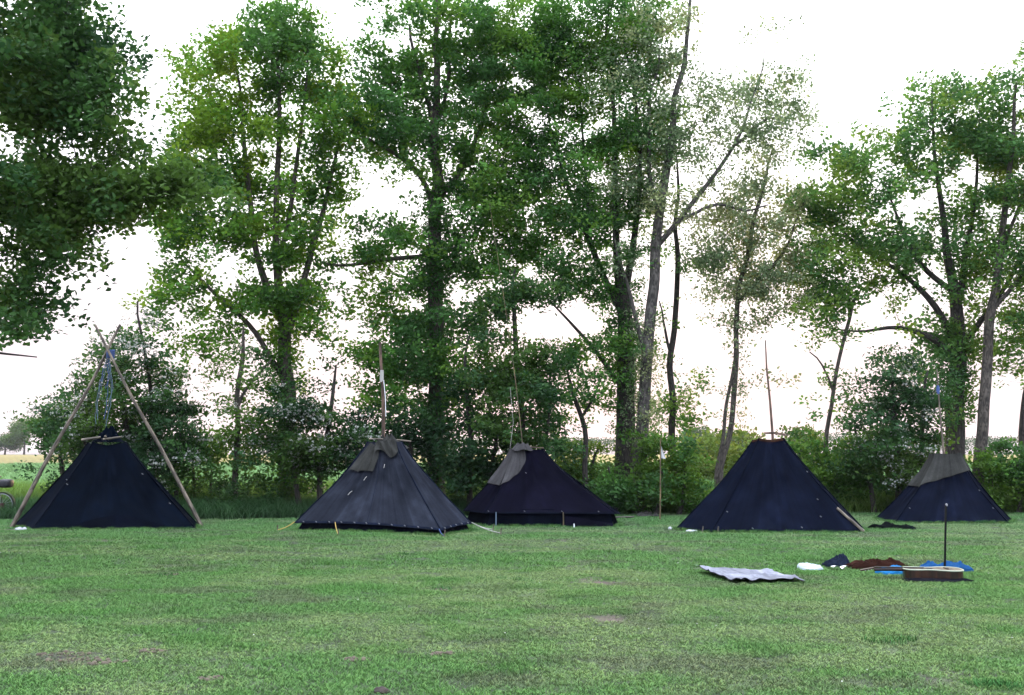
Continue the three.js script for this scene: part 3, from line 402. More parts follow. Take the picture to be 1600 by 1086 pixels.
    stems: [[[1090, 764, 3], [1090, 720, 2.5], [1092, 700, 1]], [[1150, 764, 3], [1150, 720, 2.5], [1155, 690, 1]]], blobs: [[1090, 705, 40, 25], [1085, 735, 45, 25], [1150, 700, 40, 25], [1130, 735, 45, 22], [1200, 720, 50, 30], [1260, 700, 40, 28]] },
  { name: 'bush', label: 'green bush behind the right slope of the fourth tent', category: 'bush', D: 28.2, seed: 22, pal: 'green', leaves: 'small', spread: .9, per: 8, clusters: 8, bark: 'barkDark',
    stems: [[[1255, 799, 3.5], [1252, 740, 3], [1250, 700, 1.5]], [[1310, 799, 3.5], [1310, 740, 3], [1312, 710, 1.5]]], blobs: [[1250, 705, 28, 30, .8], [1270, 740, 40, 32], [1310, 730, 40, 35], [1320, 765, 45, 22], [1340, 700, 30, 25, .8]] },
  { name: 'hawthorn_bush', label: 'tall hawthorn with few blossoms left of the rightmost tent', category: 'bush', D: 27.4, seed: 23, pal: 'haw', leaves: 'small', spread: 1.1, per: 8, clusters: 7.5, bloom: .3, bark: 'barkDark',
    stems: [[[1400, 802, 5], [1402, 720, 4.5], [1400, 640, 3.5], [1395, 570, 1.5]], [[1435, 802, 4.5], [1440, 720, 4], [1445, 640, 3], [1450, 580, 1.5]], [[1365, 802, 4], [1350, 720, 3], [1335, 660, 1.5]]],
    blobs: [[1395, 580, 40, 35, .7], [1440, 590, 35, 40, .7], [1340, 650, 40, 30, .6], [1400, 640, 45, 35, .8], [1445, 650, 40, 40], [1360, 700, 50, 35], [1420, 700, 55, 40], [1380, 745, 55, 32], [1440, 740, 40, 30], [1360, 600, 30, 25, .35]] },
  { name: 'bush', label: 'round dark hedge bush right of the rightmost tent', category: 'bush', D: 27.6, seed: 24, pal: 'green', leaves: 'small', spread: .9, per: 8, clusters: 8, bark: 'barkDark',
    stems: [[[1545, 801, 4], [1548, 740, 3], [1550, 710, 1.5]], [[1590, 801, 4], [1590, 740, 3], [1590, 720, 1.5]]], blobs: [[1550, 715, 32, 25, .9], [1540, 750, 45, 30], [1585, 735, 40, 35], [1580, 765, 50, 25], [1640, 740, 50, 45], [1510, 760, 30, 25]] },
  { name: 'elder_bush', label: 'leafy bush behind the long pole right of the leftmost tent', category: 'bush', D: 28, seed: 25, pal: 'oak', leaves: 'small', spread: .9, per: 7, clusters: 7, bark: 'barkDark',
    stems: [[[303, 799, 3], [304, 750, 2.5], [300, 700, 1.5]], [[330, 799, 2.5], [330, 750, 2], [335, 720, 1]]], blobs: [[310, 690, 35, 30, .7], [290, 740, 25, 20, .5], [335, 720, 30, 20, .5], [440, 770, 40, 15, .5]] },
];
for (const t of TR) plant(t);
// far trees across the fields
[[8, 340, 70, 34], [38, 330, 60, 62], [1100, 230, 70, 44], [1145, 260, 60, 36]].forEach(([px, D, w, h], i) => {
  const r = rngOf(400 + i), b = groundAt(px, D), W = w / F * D * .5, H = h / F * D + 1.2, l = [];
  const where = ['at the far left edge of the rapeseed field', 'rounded and yellowish above the rapeseed field at left', 'in the field gap left of the fourth tent, nearer the pennant', 'in the field gap just left of the fourth tent top'][i];
  const g = thing('distant_tree', 'hazy far off tree ' + where, 'tree', b);
  mesh('trunk', tubeGeo([V(0, -.2, 0), V(.1, H * .3, 0), V(0, H * .6, 0)], [.4, .3, .15], 7), M.bark, g);
  const lobes = []; for (let k = 0; k < 9; k++) lobes.push([(r() - .5) * 1.4 * W, H * (.3 + .5 * r()), (r() - .5) * W, W * (.3 + .25 * r())]);
  for (let k = 0; k < 520; k++) { const L = lobes[(r() * 9) | 0], u = r() * 2 - 1, a = r() * 6.28, s = Math.sqrt(1 - u * u), R = L[3] * Math.cbrt(r()); const y = Math.max(.3, Math.min(H, L[1] + u * R * .8)); const t = .75 + .5 * r(), lim = i === 1 ? 1.5 : 1; l.push([L[0] + s * Math.cos(a) * R, y, L[2] + s * Math.sin(a) * R, r() * 6.28, (r() - .5), 4.2, 3.6, .055 * t * lim, .10 * t * lim, .03 * t]); }
  scatter('crown', CL.broad[0], M.leaf, l, g);
});

{ // the wood on the horizon
  const r = rngOf(777), l = [];
  for (let k = 0; k < 6500; k++) { const x = (r() * 2 - 1) * 420, D = 385 + 25 * r(), h = (4 + 7 * fbm(x * .03, 2, 5, 3)) * (1.0 - .35 * sstep(.45, .6, noise(x * .012, 9))); if (x > -235 && x < -190) continue; const t = .75 + .5 * r(); l.push([x, 1 + h * Math.sqrt(r()), -D, r() * 6.28, r() - .5, 5.5, 4.5, .045 * t, .085 * t, .028 * t]); }
  tag(scatter('distant_wood', CL.broad[0], M.leaf, l), 'low hazy wood along the horizon behind the fields', 'wood');
}

// ------------------------------------------------------------------ tents
// o.base: polygon on the ground (front-left first, counter-clockwise from above as seen: left, front..., right, back right, back left)
function tent(o) {
  const base = o.base.map(b => b.length === 3 ? groundAt(b[0], b[2]) : onGround(b[0], b[1]));
  const c = base.reduce((s, p) => s.add(p), V()).multiplyScalar(1 / base.length);
  const g = thing('tent', o.label, 'tent', c, 0); const n = base.length, H = o.H, r = rngOf(o.seed);
  const B = base.map(p => p.clone().sub(c)), tc = V(o.top[0], H, o.top[1]);
  const Tp = B.map((p, i) => V(tc.x + p.x * o.ratio, H + (o.topY?.[i] || 0), tc.z + p.z * o.ratio));
  const lift = i => o.lift?.[(i + n) % n] ?? o.hem ?? .02;
  const pt = (i, u, v, off = 0) => {                              // point on panel i
    const a = B[i], b = B[(i + 1) % n], ta = Tp[i], tb = Tp[(i + 1) % n], L = a.distanceTo(b);
    const k = 1 - Math.pow(1 - v, o.flare || 1.2) * 1, bow = Math.sin(Math.PI * u);
    const p = V().lerpVectors(V().lerpVectors(a, b, u), V().lerpVectors(ta, tb, u), 1 - Math.pow(1 - v, o.flare || 1.2)); void k;
    p.y = mix(mix(lift(i), lift(i + 1), u) + (o.hemBow || 0) * bow * L * .1, mix(ta.y, tb.y, u) - .05 * bow * (o.topSag ?? 1) * tb.distanceTo(ta), v);
    // inward sag between the seams, soft wrinkles running down from the top
    const inw = V(c.x * 0 + tc.x - p.x, 0, tc.z - p.z).normalize();
    const w = (noise(u * 9 + i * 5, v * 2.2, o.seed) - .5) * .06 * Math.sin(Math.PI * Math.min(1, v * 1.15)) + (fbm(u * L * 2.2, v * 4 + i * 9, o.seed + 3, 3) - .5) * .07 * Math.sin(Math.PI * v)
      + .018 * Math.sin((u - .5) * (1.2 - v) * 26 + 3 * noise(v * 3, i, o.seed)) * Math.pow(v, 1.5) * (1 - v) * 3 * bow + .012 * Math.sin((u + v * .8) * L * 9 + o.seed) * Math.exp(-v * 5) * bow;
    const sag = bow * (.025 * L * Math.sin(Math.PI * Math.min(1, v * 1.1)) + .03 * (1 - v) * L * .5) ;
    return p.addScaledVector(inw, sag + w - off).add(V(0, off * .6, 0));
  };
  const mat = M[o.mat];
  for (let i = 0; i < n; i++) {
    const L = B[i].distanceTo(B[(i + 1) % n]), S = Math.hypot(H, 1.8), m = mesh('panel', gridGeo(Math.max(6, Math.round(L * 12)), 30, (u, v) => pt(i, u, v), [L * .5, S * .5]), mat, g);
    if (o.topEdge) mesh('top_edge', gridGeo(8, 2, (u, v) => pt(i, u, .972 + .028 * v, .012), [L * .3, .05]), M[o.topEdge], g);
    mesh('hem', gridGeo(Math.max(6, Math.round(L * 8)), 2, (u, v) => pt(i, u, .002 + .022 * v, .008), [L, .06]), M[o.seamMat || 'seam'], g);
    // the corner seam: a doubled strip of cloth
    mesh('seam', tubeGeo(Array.from({ length: 20 }, (_, k) => pt(i, 0, k / 19, .004)), .014, 6), M[o.seamMat || 'seam'], g);
    if (o.mid && L > 1.5) mesh('seam', tubeGeo(Array.from({ length: 20 }, (_, k) => pt(i, o.mid, k / 19, .001)), .006, 5), M[o.seamMat || 'seam'], g);
  }
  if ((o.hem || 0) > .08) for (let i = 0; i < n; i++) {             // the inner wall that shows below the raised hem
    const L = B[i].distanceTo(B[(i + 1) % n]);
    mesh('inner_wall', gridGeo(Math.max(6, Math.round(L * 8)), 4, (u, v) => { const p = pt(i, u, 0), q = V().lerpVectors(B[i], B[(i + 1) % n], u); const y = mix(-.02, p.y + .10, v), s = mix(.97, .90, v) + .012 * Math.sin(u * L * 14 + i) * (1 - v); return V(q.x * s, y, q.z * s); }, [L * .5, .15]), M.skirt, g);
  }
  g.userData.edges = base.map((p, i) => [p, base[(i + 1) % n]]);
  o.extra?.({ g, pt, B, Tp, c, r, n, tc, loc: p => p.clone().sub(c) });
  return g;
}
const patch = (pt, i, u0, u1, vLow, off, nu = 22, nv = 14, vTop = 1) => gridGeo(nu, nv, (a, b) => { const u = mix(u0, u1, a), v = mix(vLow(a), vTop, b); return pt(i, u, v, off + .012 * Math.sin(a * 19 + b * 3) * (1 - b) + .01 * noise(a * 9, b * 7, i)); }, [.5, .4]);
const rod = (a, b, r0, r1, bend = 0, seed = 1) => { const n = 14; return tubeGeo(Array.from({ length: n }, (_, k) => { const t = k / (n - 1); return V().lerpVectors(a, b, t).add(V((noise(t * 3, seed) - .5) * bend, 0, (noise(t * 3, seed, 4) - .5) * bend)); }), Array.from({ length: n }, (_, k) => mix(r0, r1, k / (n - 1))), 9); };
const toggle = (p, g, s = 1) => { const m = mesh('toggle', new THREE.CapsuleGeometry(.008 * s, .026 * s, 3, 8), M.toggle, g); m.position.copy(p); m.rotation.set(.4, 0, .9); return m; };
const guy = (a, b, g, mat) => mesh('guy_rope', tubeGeo(Array.from({ length: 8 }, (_, k) => V().lerpVectors(a, b, k / 7).add(V(0, -.03 * Math.sin(Math.PI * k / 7), 0))), .008, 5), mat, g);
const peg = (p, g, mat = M.stick) => mesh('peg', rod(p.clone().add(V(0, -.06, 0)), p.clone().add(V(.02, .11, .03)), .011, .013), mat, g);

// tent 1, hung from two crossed poles
tent({ seed: 3, label: 'dark navy tent hanging under two crossed poles at far left', mat: 'navy', seamMat: 'seamDark', base: [[22, 822], [50, 829], [307, 828], [311, 822], [262, 0, 25.2], [70, 0, 25.2]], H: 1.96, ratio: .21, top: [-.05, .1], flare: 1.12, hem: .01, topSag: 2,
  extra({ g, pt, Tp, tc, r }) {
    const y = tc.y + .06;
    mesh('crossbar', rod(V(tc.x - .48, y - .01, tc.z + .30), V(tc.x - .02, y + .05, tc.z + .34), .032, .028, .03, 5), M.stick, g);
    mesh('crossbar', rod(V(tc.x + .02, y + .0, tc.z + .34), V(tc.x + .42, y + .06, tc.z + .22), .03, .022, .03, 8), M.stick, g);
    mesh('crossbar', rod(V(tc.x - .1, y + .04, tc.z - .4), V(tc.x + .1, y + .07, tc.z + .42), .028, .025, .02, 9), M.stick, g);
    mesh('top_cloth', gridGeo(28, 10, (u, v) => { const a = u * 6.283, R = mix(.34, .08, Math.pow(v, .7)) * (1 + .25 * Math.sin(a * 5 + v * 3) * (1 - v)) * (1 + .3 * (noise(Math.cos(a) * 2, Math.sin(a) * 2, v * 3) - .5)); return V(tc.x + .06 + Math.cos(a) * R, y - .06 + v * .36 + .04 * Math.sin(a * 3) * v, tc.z + .05 + Math.sin(a) * R); }, [1, .3]), M.navy, g);
    for (const [i, u, v] of [[1, .03, .5], [1, .92, .62], [1, .97, .28], [0, .9, .55]]) toggle(pt(i, u, v, .02), g, 1.2);
    mesh('window_flap', gridGeo(20, 3, (u, v) => pt(1, mix(.2, .85, u), mix(.01, .02 + .13 * Math.sin(Math.PI * u), v), .012 + .01 * v), [1, .1]), M.skirt, g);
  } });
// tent 2, grey blue and sun-faded
tent({ seed: 7, label: 'faded grey blue tent with cloth flaps round its wooden pole', mat: 'faded', base: [[460, 829], [690, 837], [737, 830], [705, 0, 24.2], [520, 0, 24.4]], H: 1.97, ratio: .20, top: [-.25, -.05], flare: 1.16, hem: .17, lift: [.16, .10, .16, .15, .15], mid: .5, topSag: 1, hemBow: .12,
  extra({ g, pt, B, tc, loc }) {
    for (let k = 0; k < 11; k++) toggle(pt(0, .06 + .088 * k, .012, .02), g);
    for (let k = 0; k < 5; k++) toggle(pt(1, .12 + .19 * k, .012, .02), g);
    for (const [u, v] of [[.34, .56], [.26, .38], [.62, .72]]) mesh('tie', tubeGeo([pt(0, u, v, .02), pt(0, u - .006, v - .02, .03), pt(0, u - .015, v - .05, .025)], .006, 5), M.rope, g);
    mesh('tent_pole', rod(V(tc.x - .03, .02, tc.z), V(tc.x - .2, 4.30, tc.z - .1), .052, .034, .06, 3), M.poleRed, g);
    mesh('white_tape', tubeGeo([0, .3, .6, 1].map(t => V(tc.x - .165 + .0 * t, 3.36 + .28 * t, tc.z - .07)), [.040, .048, .045, .041], 9), M.rope, g);
    mesh('cord', tubeGeo([V(tc.x - .11, 3.4, tc.z + .0), V(tc.x - .06, 3.0, tc.z + .04), V(tc.x - .04, 2.55, tc.z + .05)], .009, 5), M.white, g);
    mesh('crossbar', rod(V(tc.x - .40, tc.y + .06, tc.z + .22), V(tc.x + .1, tc.y + .04, tc.z - .02), .02, .02, .02, 2), M.stick, g);
    mesh('crossbar', rod(V(tc.x - .05, tc.y + .06, tc.z - .1), V(tc.x + .56, tc.y + .0, tc.z + .06), .02, .018, .02, 6), M.stick, g);
    // cloth bunched round the pole and hanging down in front
    mesh('top_cloth', gridGeo(44, 12, (u, v) => { const a = u * 6.283, f = .5 + .5 * Math.sin(a * 7 + 2 * v), R = mix(.44, .09, Math.pow(v, .8)) * (1 + .16 * f * (1 - v)); return V(tc.x + Math.cos(a) * R * (1.05), mix(tc.y - .22 + .07 * Math.sin(a * 4 + 1), tc.y + .12 + .05 * Math.sin(a * 5), v) + .02 * noise(u * 20, v * 8), tc.z + Math.sin(a) * R * .95); }, [1, .4]), M.oliveCloth, g);
    mesh('flap', gridGeo(20, 16, (u, v) => { const p = pt(0, mix(.15, .50, u) - .07 * (1 - v), mix(.62, .97, v), .05 + .02 * Math.sin(u * 15 + v * 4)); p.y += .015 * Math.sin(u * 11); return p; }, [.4, .4]), M.oliveCloth, g);
    mesh('flap', gridGeo(20, 10, (u, v) => { const p = pt(0, mix(.40, .95, u), mix(.84 + .05 * Math.sin(u * 7), 1.0, v), .075 + .02 * Math.sin(u * 17 + v * 5)); return p; }, [.4, .3]), M.oliveCloth, g);
    const G = (x, y) => loc(onGround(x, y));
    for (const [i, u, x, y, m] of [[0, 0, 433, 831, 'yellowRope'], [0, .28, 528, 838, 'yellowRope'], [0, .985, 694, 840, 'blueRope'], [2, 0, 782, 836, 'rope'], [2, 0, 770, 830, 'rope']]) { const e = G(x, y).setY(.04); guy(pt(i, u, .01, .02), e, g, M[m]); peg(e, g); }
  } });
// tent 3, behind, with a grey cloth folded over its left shoulder
tent({ seed: 11, label: 'purplish black tent with raised hem and grey cloth on its left shoulder', mat: 'navy2', seamMat: 'seamDark', base: [[724, 818], [758, 823], [964, 824], [970, 819], [925, 0, 25.4], [765, 0, 25.4]], H: 1.80, ratio: .21, top: [-.40, .0], flare: 1.24, hem: .32, lift: [.30, .30, .30, .24, .3, .3], topSag: 1.2,
  extra({ g, pt, B, tc, loc }) {
    mesh('grey_cloth', [patch(pt, 0, -.02, 1, a => .44 - .03 * a, .03), patch(pt, 1, 0, .36, a => .42 + .42 * Math.pow(a, 1.3), .03, 22, 18)], M.greyCloth, g);
    mesh('grey_cloth', gridGeo(22, 8, (u, v) => { const a = Math.PI * (1.0 - u * .9), R = mix(.28, .12, v); return V(tc.x - .14 + Math.cos(a) * R, tc.y - .03 + .17 * v + .02 * Math.sin(u * 13), tc.z + .14 + Math.sin(a) * R); }, [.4, .2]), M.greyCloth, g);
    mesh('crossbar', rod(V(tc.x - .02, tc.y + .05, tc.z + .2), V(tc.x + .40, tc.y + .02, tc.z + .15), .016, .012, .02, 4), M.poleRed, g);
    const a = V(tc.x - .12, tc.y, tc.z), b = loc(at(765, 318, 24.0)); const mid1 = loc(at(806, 600, 24)), mid2 = loc(at(788, 470, 24));
    mesh('whip_pole', tubeGeo(new THREE.CatmullRomCurve3([a, mid1, mid2, b]).getPoints(30), Array.from({ length: 31 }, (_, k) => mix(.011, .004, k / 30)), 6), M.bamboo, g);
    mesh('cord', tubeGeo([loc(at(797, 605, 24)), loc(at(802, 660, 23.9)), loc(at(797, 700, 23.8))], .004, 5), M.rope, g);
    for (const [u, w] of [[.08, 1], [.605, 1]]) { const p = pt(1, u, .0), q = p.clone(); q.y = -.04; mesh('wall_stick', rod(q.add(V(0, 0, .04)), p.add(V(0, .04, .03)), .016, .013, .01, u * 9), u > .3 ? M.bamboo : M.paleBlueRope, g); }
    for (const u of [.02, .3, .6, .88]) toggle(pt(1, u, .03, .02), g, .9);
    toggle(pt(1, .33, .62, .03), g);
    const w = loc(onGround(897, 825)); mesh('peg', rod(w.clone().setY(-.03), w.clone().setY(.10), .018, .014), M.white, g);
    mesh('wall_fold', gridGeo(16, 4, (u, v) => { const p = pt(1, mix(.62, .97, u), 0); p.y = mix(.02, .26 - .17 * u, v); p.z += .05 + .05 * (1 - v); return p; }, [.5, .1]), M.navy2, g);
  } });
// tent 4, the tallest on the right
tent({ seed: 13, label: 'tall navy tent with brownish open top and thin stick rising from it', mat: 'navy4', seamMat: 'seamDark', base: [[1056, 828], [1112, 832], [1345, 832], [1350, 828], [1300, 0, 24.7], [1105, 0, 24.7]], H: 2.00, ratio: .17, top: [-.10, .05], topY: [.0, .04, .05, .04, 0, 0], flare: 1.1, hem: .01, topEdge: 'brownEdge', topSag: 1.6,
  extra({ g, pt, tc, loc, r }) {
    mesh('tent_pole', tubeGeo([V(tc.x + .06, .1, tc.z), V(tc.x + .08, 2.1, tc.z), V(tc.x + .05, 2.9, tc.z - .02), V(tc.x + .0, 3.7, tc.z - .05), V(tc.x - .01, 4.35, tc.z - .05)], [.034, .031, .027, .022, .013], 7), M.poleRed, g);
    mesh('crossbar', tubeGeo([V(tc.x - .30, tc.y + .06, tc.z + .32), V(tc.x - .1, tc.y + .15, tc.z + .1), V(tc.x + .12, tc.y + .16, tc.z - .1), V(tc.x + .34, tc.y + .10, tc.z + .2)], .014, 6), M.poleRed, g);
    mesh('crossbar', tubeGeo([V(tc.x - .12, tc.y + .17, tc.z), V(tc.x + .1, tc.y + .18, tc.z + .05), V(tc.x + .36, tc.y + .12, tc.z + .32)], .013, 6), M.poleRed, g);
    for (const [i, u, v] of [[1, .04, .20], [1, .97, .62], [1, .86, .33], [1, .80, .15], [1, .27, .03], [1, .62, .04]]) toggle(pt(i, u, v, .02), g, 1.1);
    const e = loc(onGround(1350, 832)).setY(.02); mesh('storm_pole', rod(e, pt(1, .955, .23, .05), .035, .026, .02, 4), M.stick, g);
    for (const x of [1097, 1121]) peg(loc(onGround(x, 832)).setY(.02), g);
  } });
// tent 5, rightmost, grey cloth over the top
tent({ seed: 17, label: 'rightmost small navy tent with grey cloth covering its top', mat: 'navy4', seamMat: 'seamDark', base: [[1368, 811], [1398, 818], [1576, 818], [1581, 814], [1545, 0, 26.9], [1405, 0, 26.9]], H: 1.68, ratio: .225, top: [.03, .08], flare: 1.34, hem: .01, topSag: .6,
  extra({ g, pt, tc, loc }) {
    mesh('grey_cloth', [patch(pt, 0, 0, 1, a => .50, .03), patch(pt, 1, 0, 1.0, a => .52 + .22 * Math.pow(a, .75), .03), patch(pt, 2, 0, 1, a => .74, .03)], M.oliveCloth, g);
    mesh('tent_pole', tubeGeo([V(tc.x - .05, .1, tc.z), V(tc.x - .08, 2.0, tc.z), V(tc.x - .12, 2.9, tc.z), V(tc.x - .14, 3.9, tc.z)], [.03, .027, .022, .014], 7), M.pole, g);
    mesh('blue_tape', tubeGeo([V(tc.x - .135, 3.24, tc.z), V(tc.x - .14, 3.34, tc.z), V(tc.x - .135, 3.46, tc.z)], [.03, .05, .035], 8), M.blueRope, g);
    for (const [i, u, v] of [[1, .05, .2], [1, .98, .45], [1, .97, .2]]) toggle(pt(i, u, v, .02), g, 1.1);
  } });

{
  const r = rngOf(313), l = [];
  for (const t of scene.children.filter(c => c.name.startsWith('tent'))) for (const hem of t.userData.edges) { const [a, b] = hem, L = a.distanceTo(b), n = Math.round(L * 46); for (let k = 0; k < n; k++) { const p = V().lerpVectors(a, b, r()), o = (r() - .2) * .10, q = p.clone().sub(t.position).setY(0).normalize(); const x = p.x + q.x * o + (r() - .5) * .05, z = p.z + q.z * o, d = r(); l.push([x, lawnH(x, z), z, r() * 6.28, (r() - .5) * .3, 1, .7 + 1.1 * r() * noise(x * 3, z * 3, 4), mix(.06, .14, d * d), mix(.17, .22, d), .048]); } }
  tag(scatter('hem_grass', bladeGeo(null, 43, 16, .06, .03, .085, .006, .8, () => [1, 1, 1]), M.grass, l), 'longer unmown grass standing along the hems of the tents', 'grass');
  for (const t of scene.children) delete t.userData.edges;
}

// pole frame over the leftmost tent
{
  const b = onGround(165, 826), A = onGround(15, 825).setY(-.05), A2 = at(190, 507, 23.4), B = onGround(314, 824).setY(-.05), B2 = at(149, 508, 23.1);
  const g = thing('pole_frame', 'two long debarked poles lashed crosswise over the leftmost tent', 'pole frame', b, 0), L = p => p.clone().sub(b);
  mesh('pole', rod(L(A), L(A2), .052, .030, .12, 3), M.pole, g);
  mesh('pole', rod(L(B), L(B2), .047, .028, .10, 11), M.pole, g);
  const x = L(at(173, 553, 23.15));
  const coil = []; for (let k = 0; k < 70; k++) { const a = k / 70 * 6.283 * 7; coil.push(V(x.x + Math.cos(a) * .085, x.y - .10 + .2 * k / 70, x.z + Math.sin(a) * .10)); }
  mesh('lashing', tubeGeo(coil, .016, 5), M.blueRope, g);
  const r = rngOf(31);
  for (let s = 0; s < 9; s++) { const pts = [], ex = (r() - .5) * .42, l = .5 + 1.25 * r(); for (let k = 0; k <= 10; k++) { const t = k / 10; pts.push(V(x.x - .03 + ex * Math.sin(t * 2.2) + (r() - .5) * .05 - .10 * t, x.y - .05 - t * l, x.z + .06 + (r() - .5) * .05)); } mesh('rope', tubeGeo(pts, .0075, 5), s % 4 ? M.paleBlueRope : M.blueRope, g); }
}
// stick with a white pennant
{
  const b = onGround(1031, 813), g = thing('pennant_stick', 'bamboo stick with small white pennant standing before the dark undergrowth', 'flag', b), L = p => p.clone().sub(b), D = -b.z;
  mesh('stick', rod(V(0, -.05, 0), L(at(1032, 684, D)), .019, .014, .02, 2), M.bamboo, g);
  const t = L(at(1032, 697, D)), u = L(at(1032, 716, D)).y;
  mesh('pennant', gridGeo(8, 8, (a, v) => V(t.x + .015 + a * .12 * (1 - v * .85), mix(u, t.y, v) - a * .02, .02 * Math.sin(a * 5 + v * 2)), [.1, .3]), new THREE.MeshStandardMaterial({ color: lin(.42, .42, .41), roughness: .9, side: THREE.DoubleSide }), g);
}

// ------------------------------------------------------------------ things lying on the grass
// crumpled cloth: an irregular heap with folds
function heap(name, label, category, px, py, rx, rz, h, seed, mat, o = {}) {
  const b = onGround(px, py); b.y = lawnH(b.x, b.z) + .01; const g = thing(name, label, category, b, o.turn || 0);
  const N = 72, geo = gridGeo(N, N, (u, v) => {
    const a = u * 6.2832, t = v, out = (.78 + .5 * (noise(Math.cos(a) * 1.6 + seed, Math.sin(a) * 1.6, seed) - .2) + .12 * Math.sin(a * (o.lobes || 5) + seed)), x = Math.cos(a) * rx * t * out, z = Math.sin(a) * rz * t * out;
    const w1 = noise(x * 5 + seed, z * 5, 1) * .16, w2 = noise(x * 5, z * 5 + seed, 6) * .16, fx = (x + w1) * (o.f || 9), fz = (z + w2) * (o.f || 9);
    const rg = (p, q, k) => Math.pow(1 - Math.abs(2 * noise(p, q, k) - 1), 1.8), ridge = .62 * rg(fx + seed * 3, fz * .8, seed) + .38 * rg(fx * 2.3, fz * 1.7 + seed, seed + 5), fine = rg(fx * 5, fz * 4, seed + 9);
    const prof = Math.pow(1 - Math.pow(t, o.pw || 3), .6), big = noise(x * 4.5 + seed * 2, z * 6, 2);
    return V(x, prof * h * (.10 + .75 * ridge * (.35 + .9 * big) + .32 * big + .10 * fine) + (o.shape ? o.shape(x / rx, z / rz) * h * prof * (.55 + .6 * ridge) : 0) - (t > .97 ? .015 : 0), z);
  }, [1, .5]);
  mesh('cloth', geo, mat, g); return g;
}
{ // grey blanket
  const c = onGround(1178, 904), g = thing('blanket', 'pale grey blanket spread with curling edges on the lawn', 'blanket', c), L = (x, y) => onGround(x, y).sub(c);
  const q = [L(1104, 894), L(1200, 893), L(1258, 912), L(1142, 911)];
  const f = (u, v, up = 0) => { const a = V().lerpVectors(q[0], q[1], u), b = V().lerpVectors(q[3], q[2], u), p = V().lerpVectors(a, b, v); const e = Math.pow(v, 3), w = Math.pow(1 - u, 6);
    p.y = .02 + .045 * fbm(u * 6, v * 5, 3, 4) + .035 * Math.pow(Math.abs(Math.sin(u * 15 + 2 * Math.sin(u * 5))), 2) * e * (.4 + .6 * noise(u * 6, 2)) + .028 * Math.pow(1 - Math.abs(2 * noise(u * 5 + v * 2, v * 4 - u, 8) - 1), 3) + .06 * w * (1 - v) + lawnH(c.x + p.x, c.z + p.z) + up; p.x -= .14 * w * (1 - v) * 1.2; p.z += .03 * Math.sin(u * 26) * e; return p; };
  const m = cloth(.30, .31, .36); m.map = T.cloth;
  mesh('cloth', gridGeo(90, 60, (u, v) => f(u, v), [.7, .7]), m, g);
  mesh('underside', gridGeo(90, 30, (u, v) => f(u, v, -.014), [.7, .7]), cloth(.05, .05, .055), g);
}
heap('crumpled_bag', 'crumpled white bag between the grey blanket and the dark jacket', 'bag', 1264, 889, .20, .18, .10, 4, std(lin(.34, .39, .41), .8, { side: THREE.DoubleSide }), { f: 6, lobes: 4, pw: 6 });
heap('jacket', 'dark blue jacket heaped beside the brown clothes', 'jacket', 1308, 884, .23, .19, .20, 9, cloth(.016, .023, .042), { f: 8, pw: 3 });
heap('jacket', 'brown garment stretched out flat behind the bright blue sheet', 'clothing', 1372, 887, .50, .18, .12, 14, cloth(.038, .016, .011), { f: 8, turn: .12, pw: 4, shape: (x, z) => .35 * Math.exp(-((x + .1) ** 2) * 20) + .3 * Math.exp(-((x - .8) ** 2) * 40) });
heap('plastic_sheet', 'bright light blue plastic sheet crumpled next to brown garment', 'tarpaulin', 1408, 895, .40, .18, .11, 21, matt(lin(.008, .105, .25), .7, { side: THREE.DoubleSide }), { f: 9, turn: .1, pw: 3 });
heap('sleeping_bag', 'deep blue sleeping bag bunched up right behind the guitar', 'sleeping bag', 1470, 893, .44, .20, .135, 26, matt(lin(.005, .042, .12), .8, { side: THREE.DoubleSide }), { f: 8, turn: .05, pw: 4, shape: (x, z) => .55 * Math.exp(-((x - .6) ** 2) * 9) });
{ // folded white paper
  const b = onGround(1312, 891); b.y = .03; const g = mesh('folded_paper', gridGeo(14, 8, (u, v) => V((u - .5) * .22, .05 * Math.abs(Math.sin(u * 4.5 + .6)) * (1 - .5 * v) + .01 * v + lawnH(b.x, b.z), (v - .5) * -.14), [1, 1]), std(lin(.7, .72, .72), .8, { side: THREE.DoubleSide })); g.position.copy(b); tag(g, 'small folded white paper in front of the dark jacket', 'paper');
}
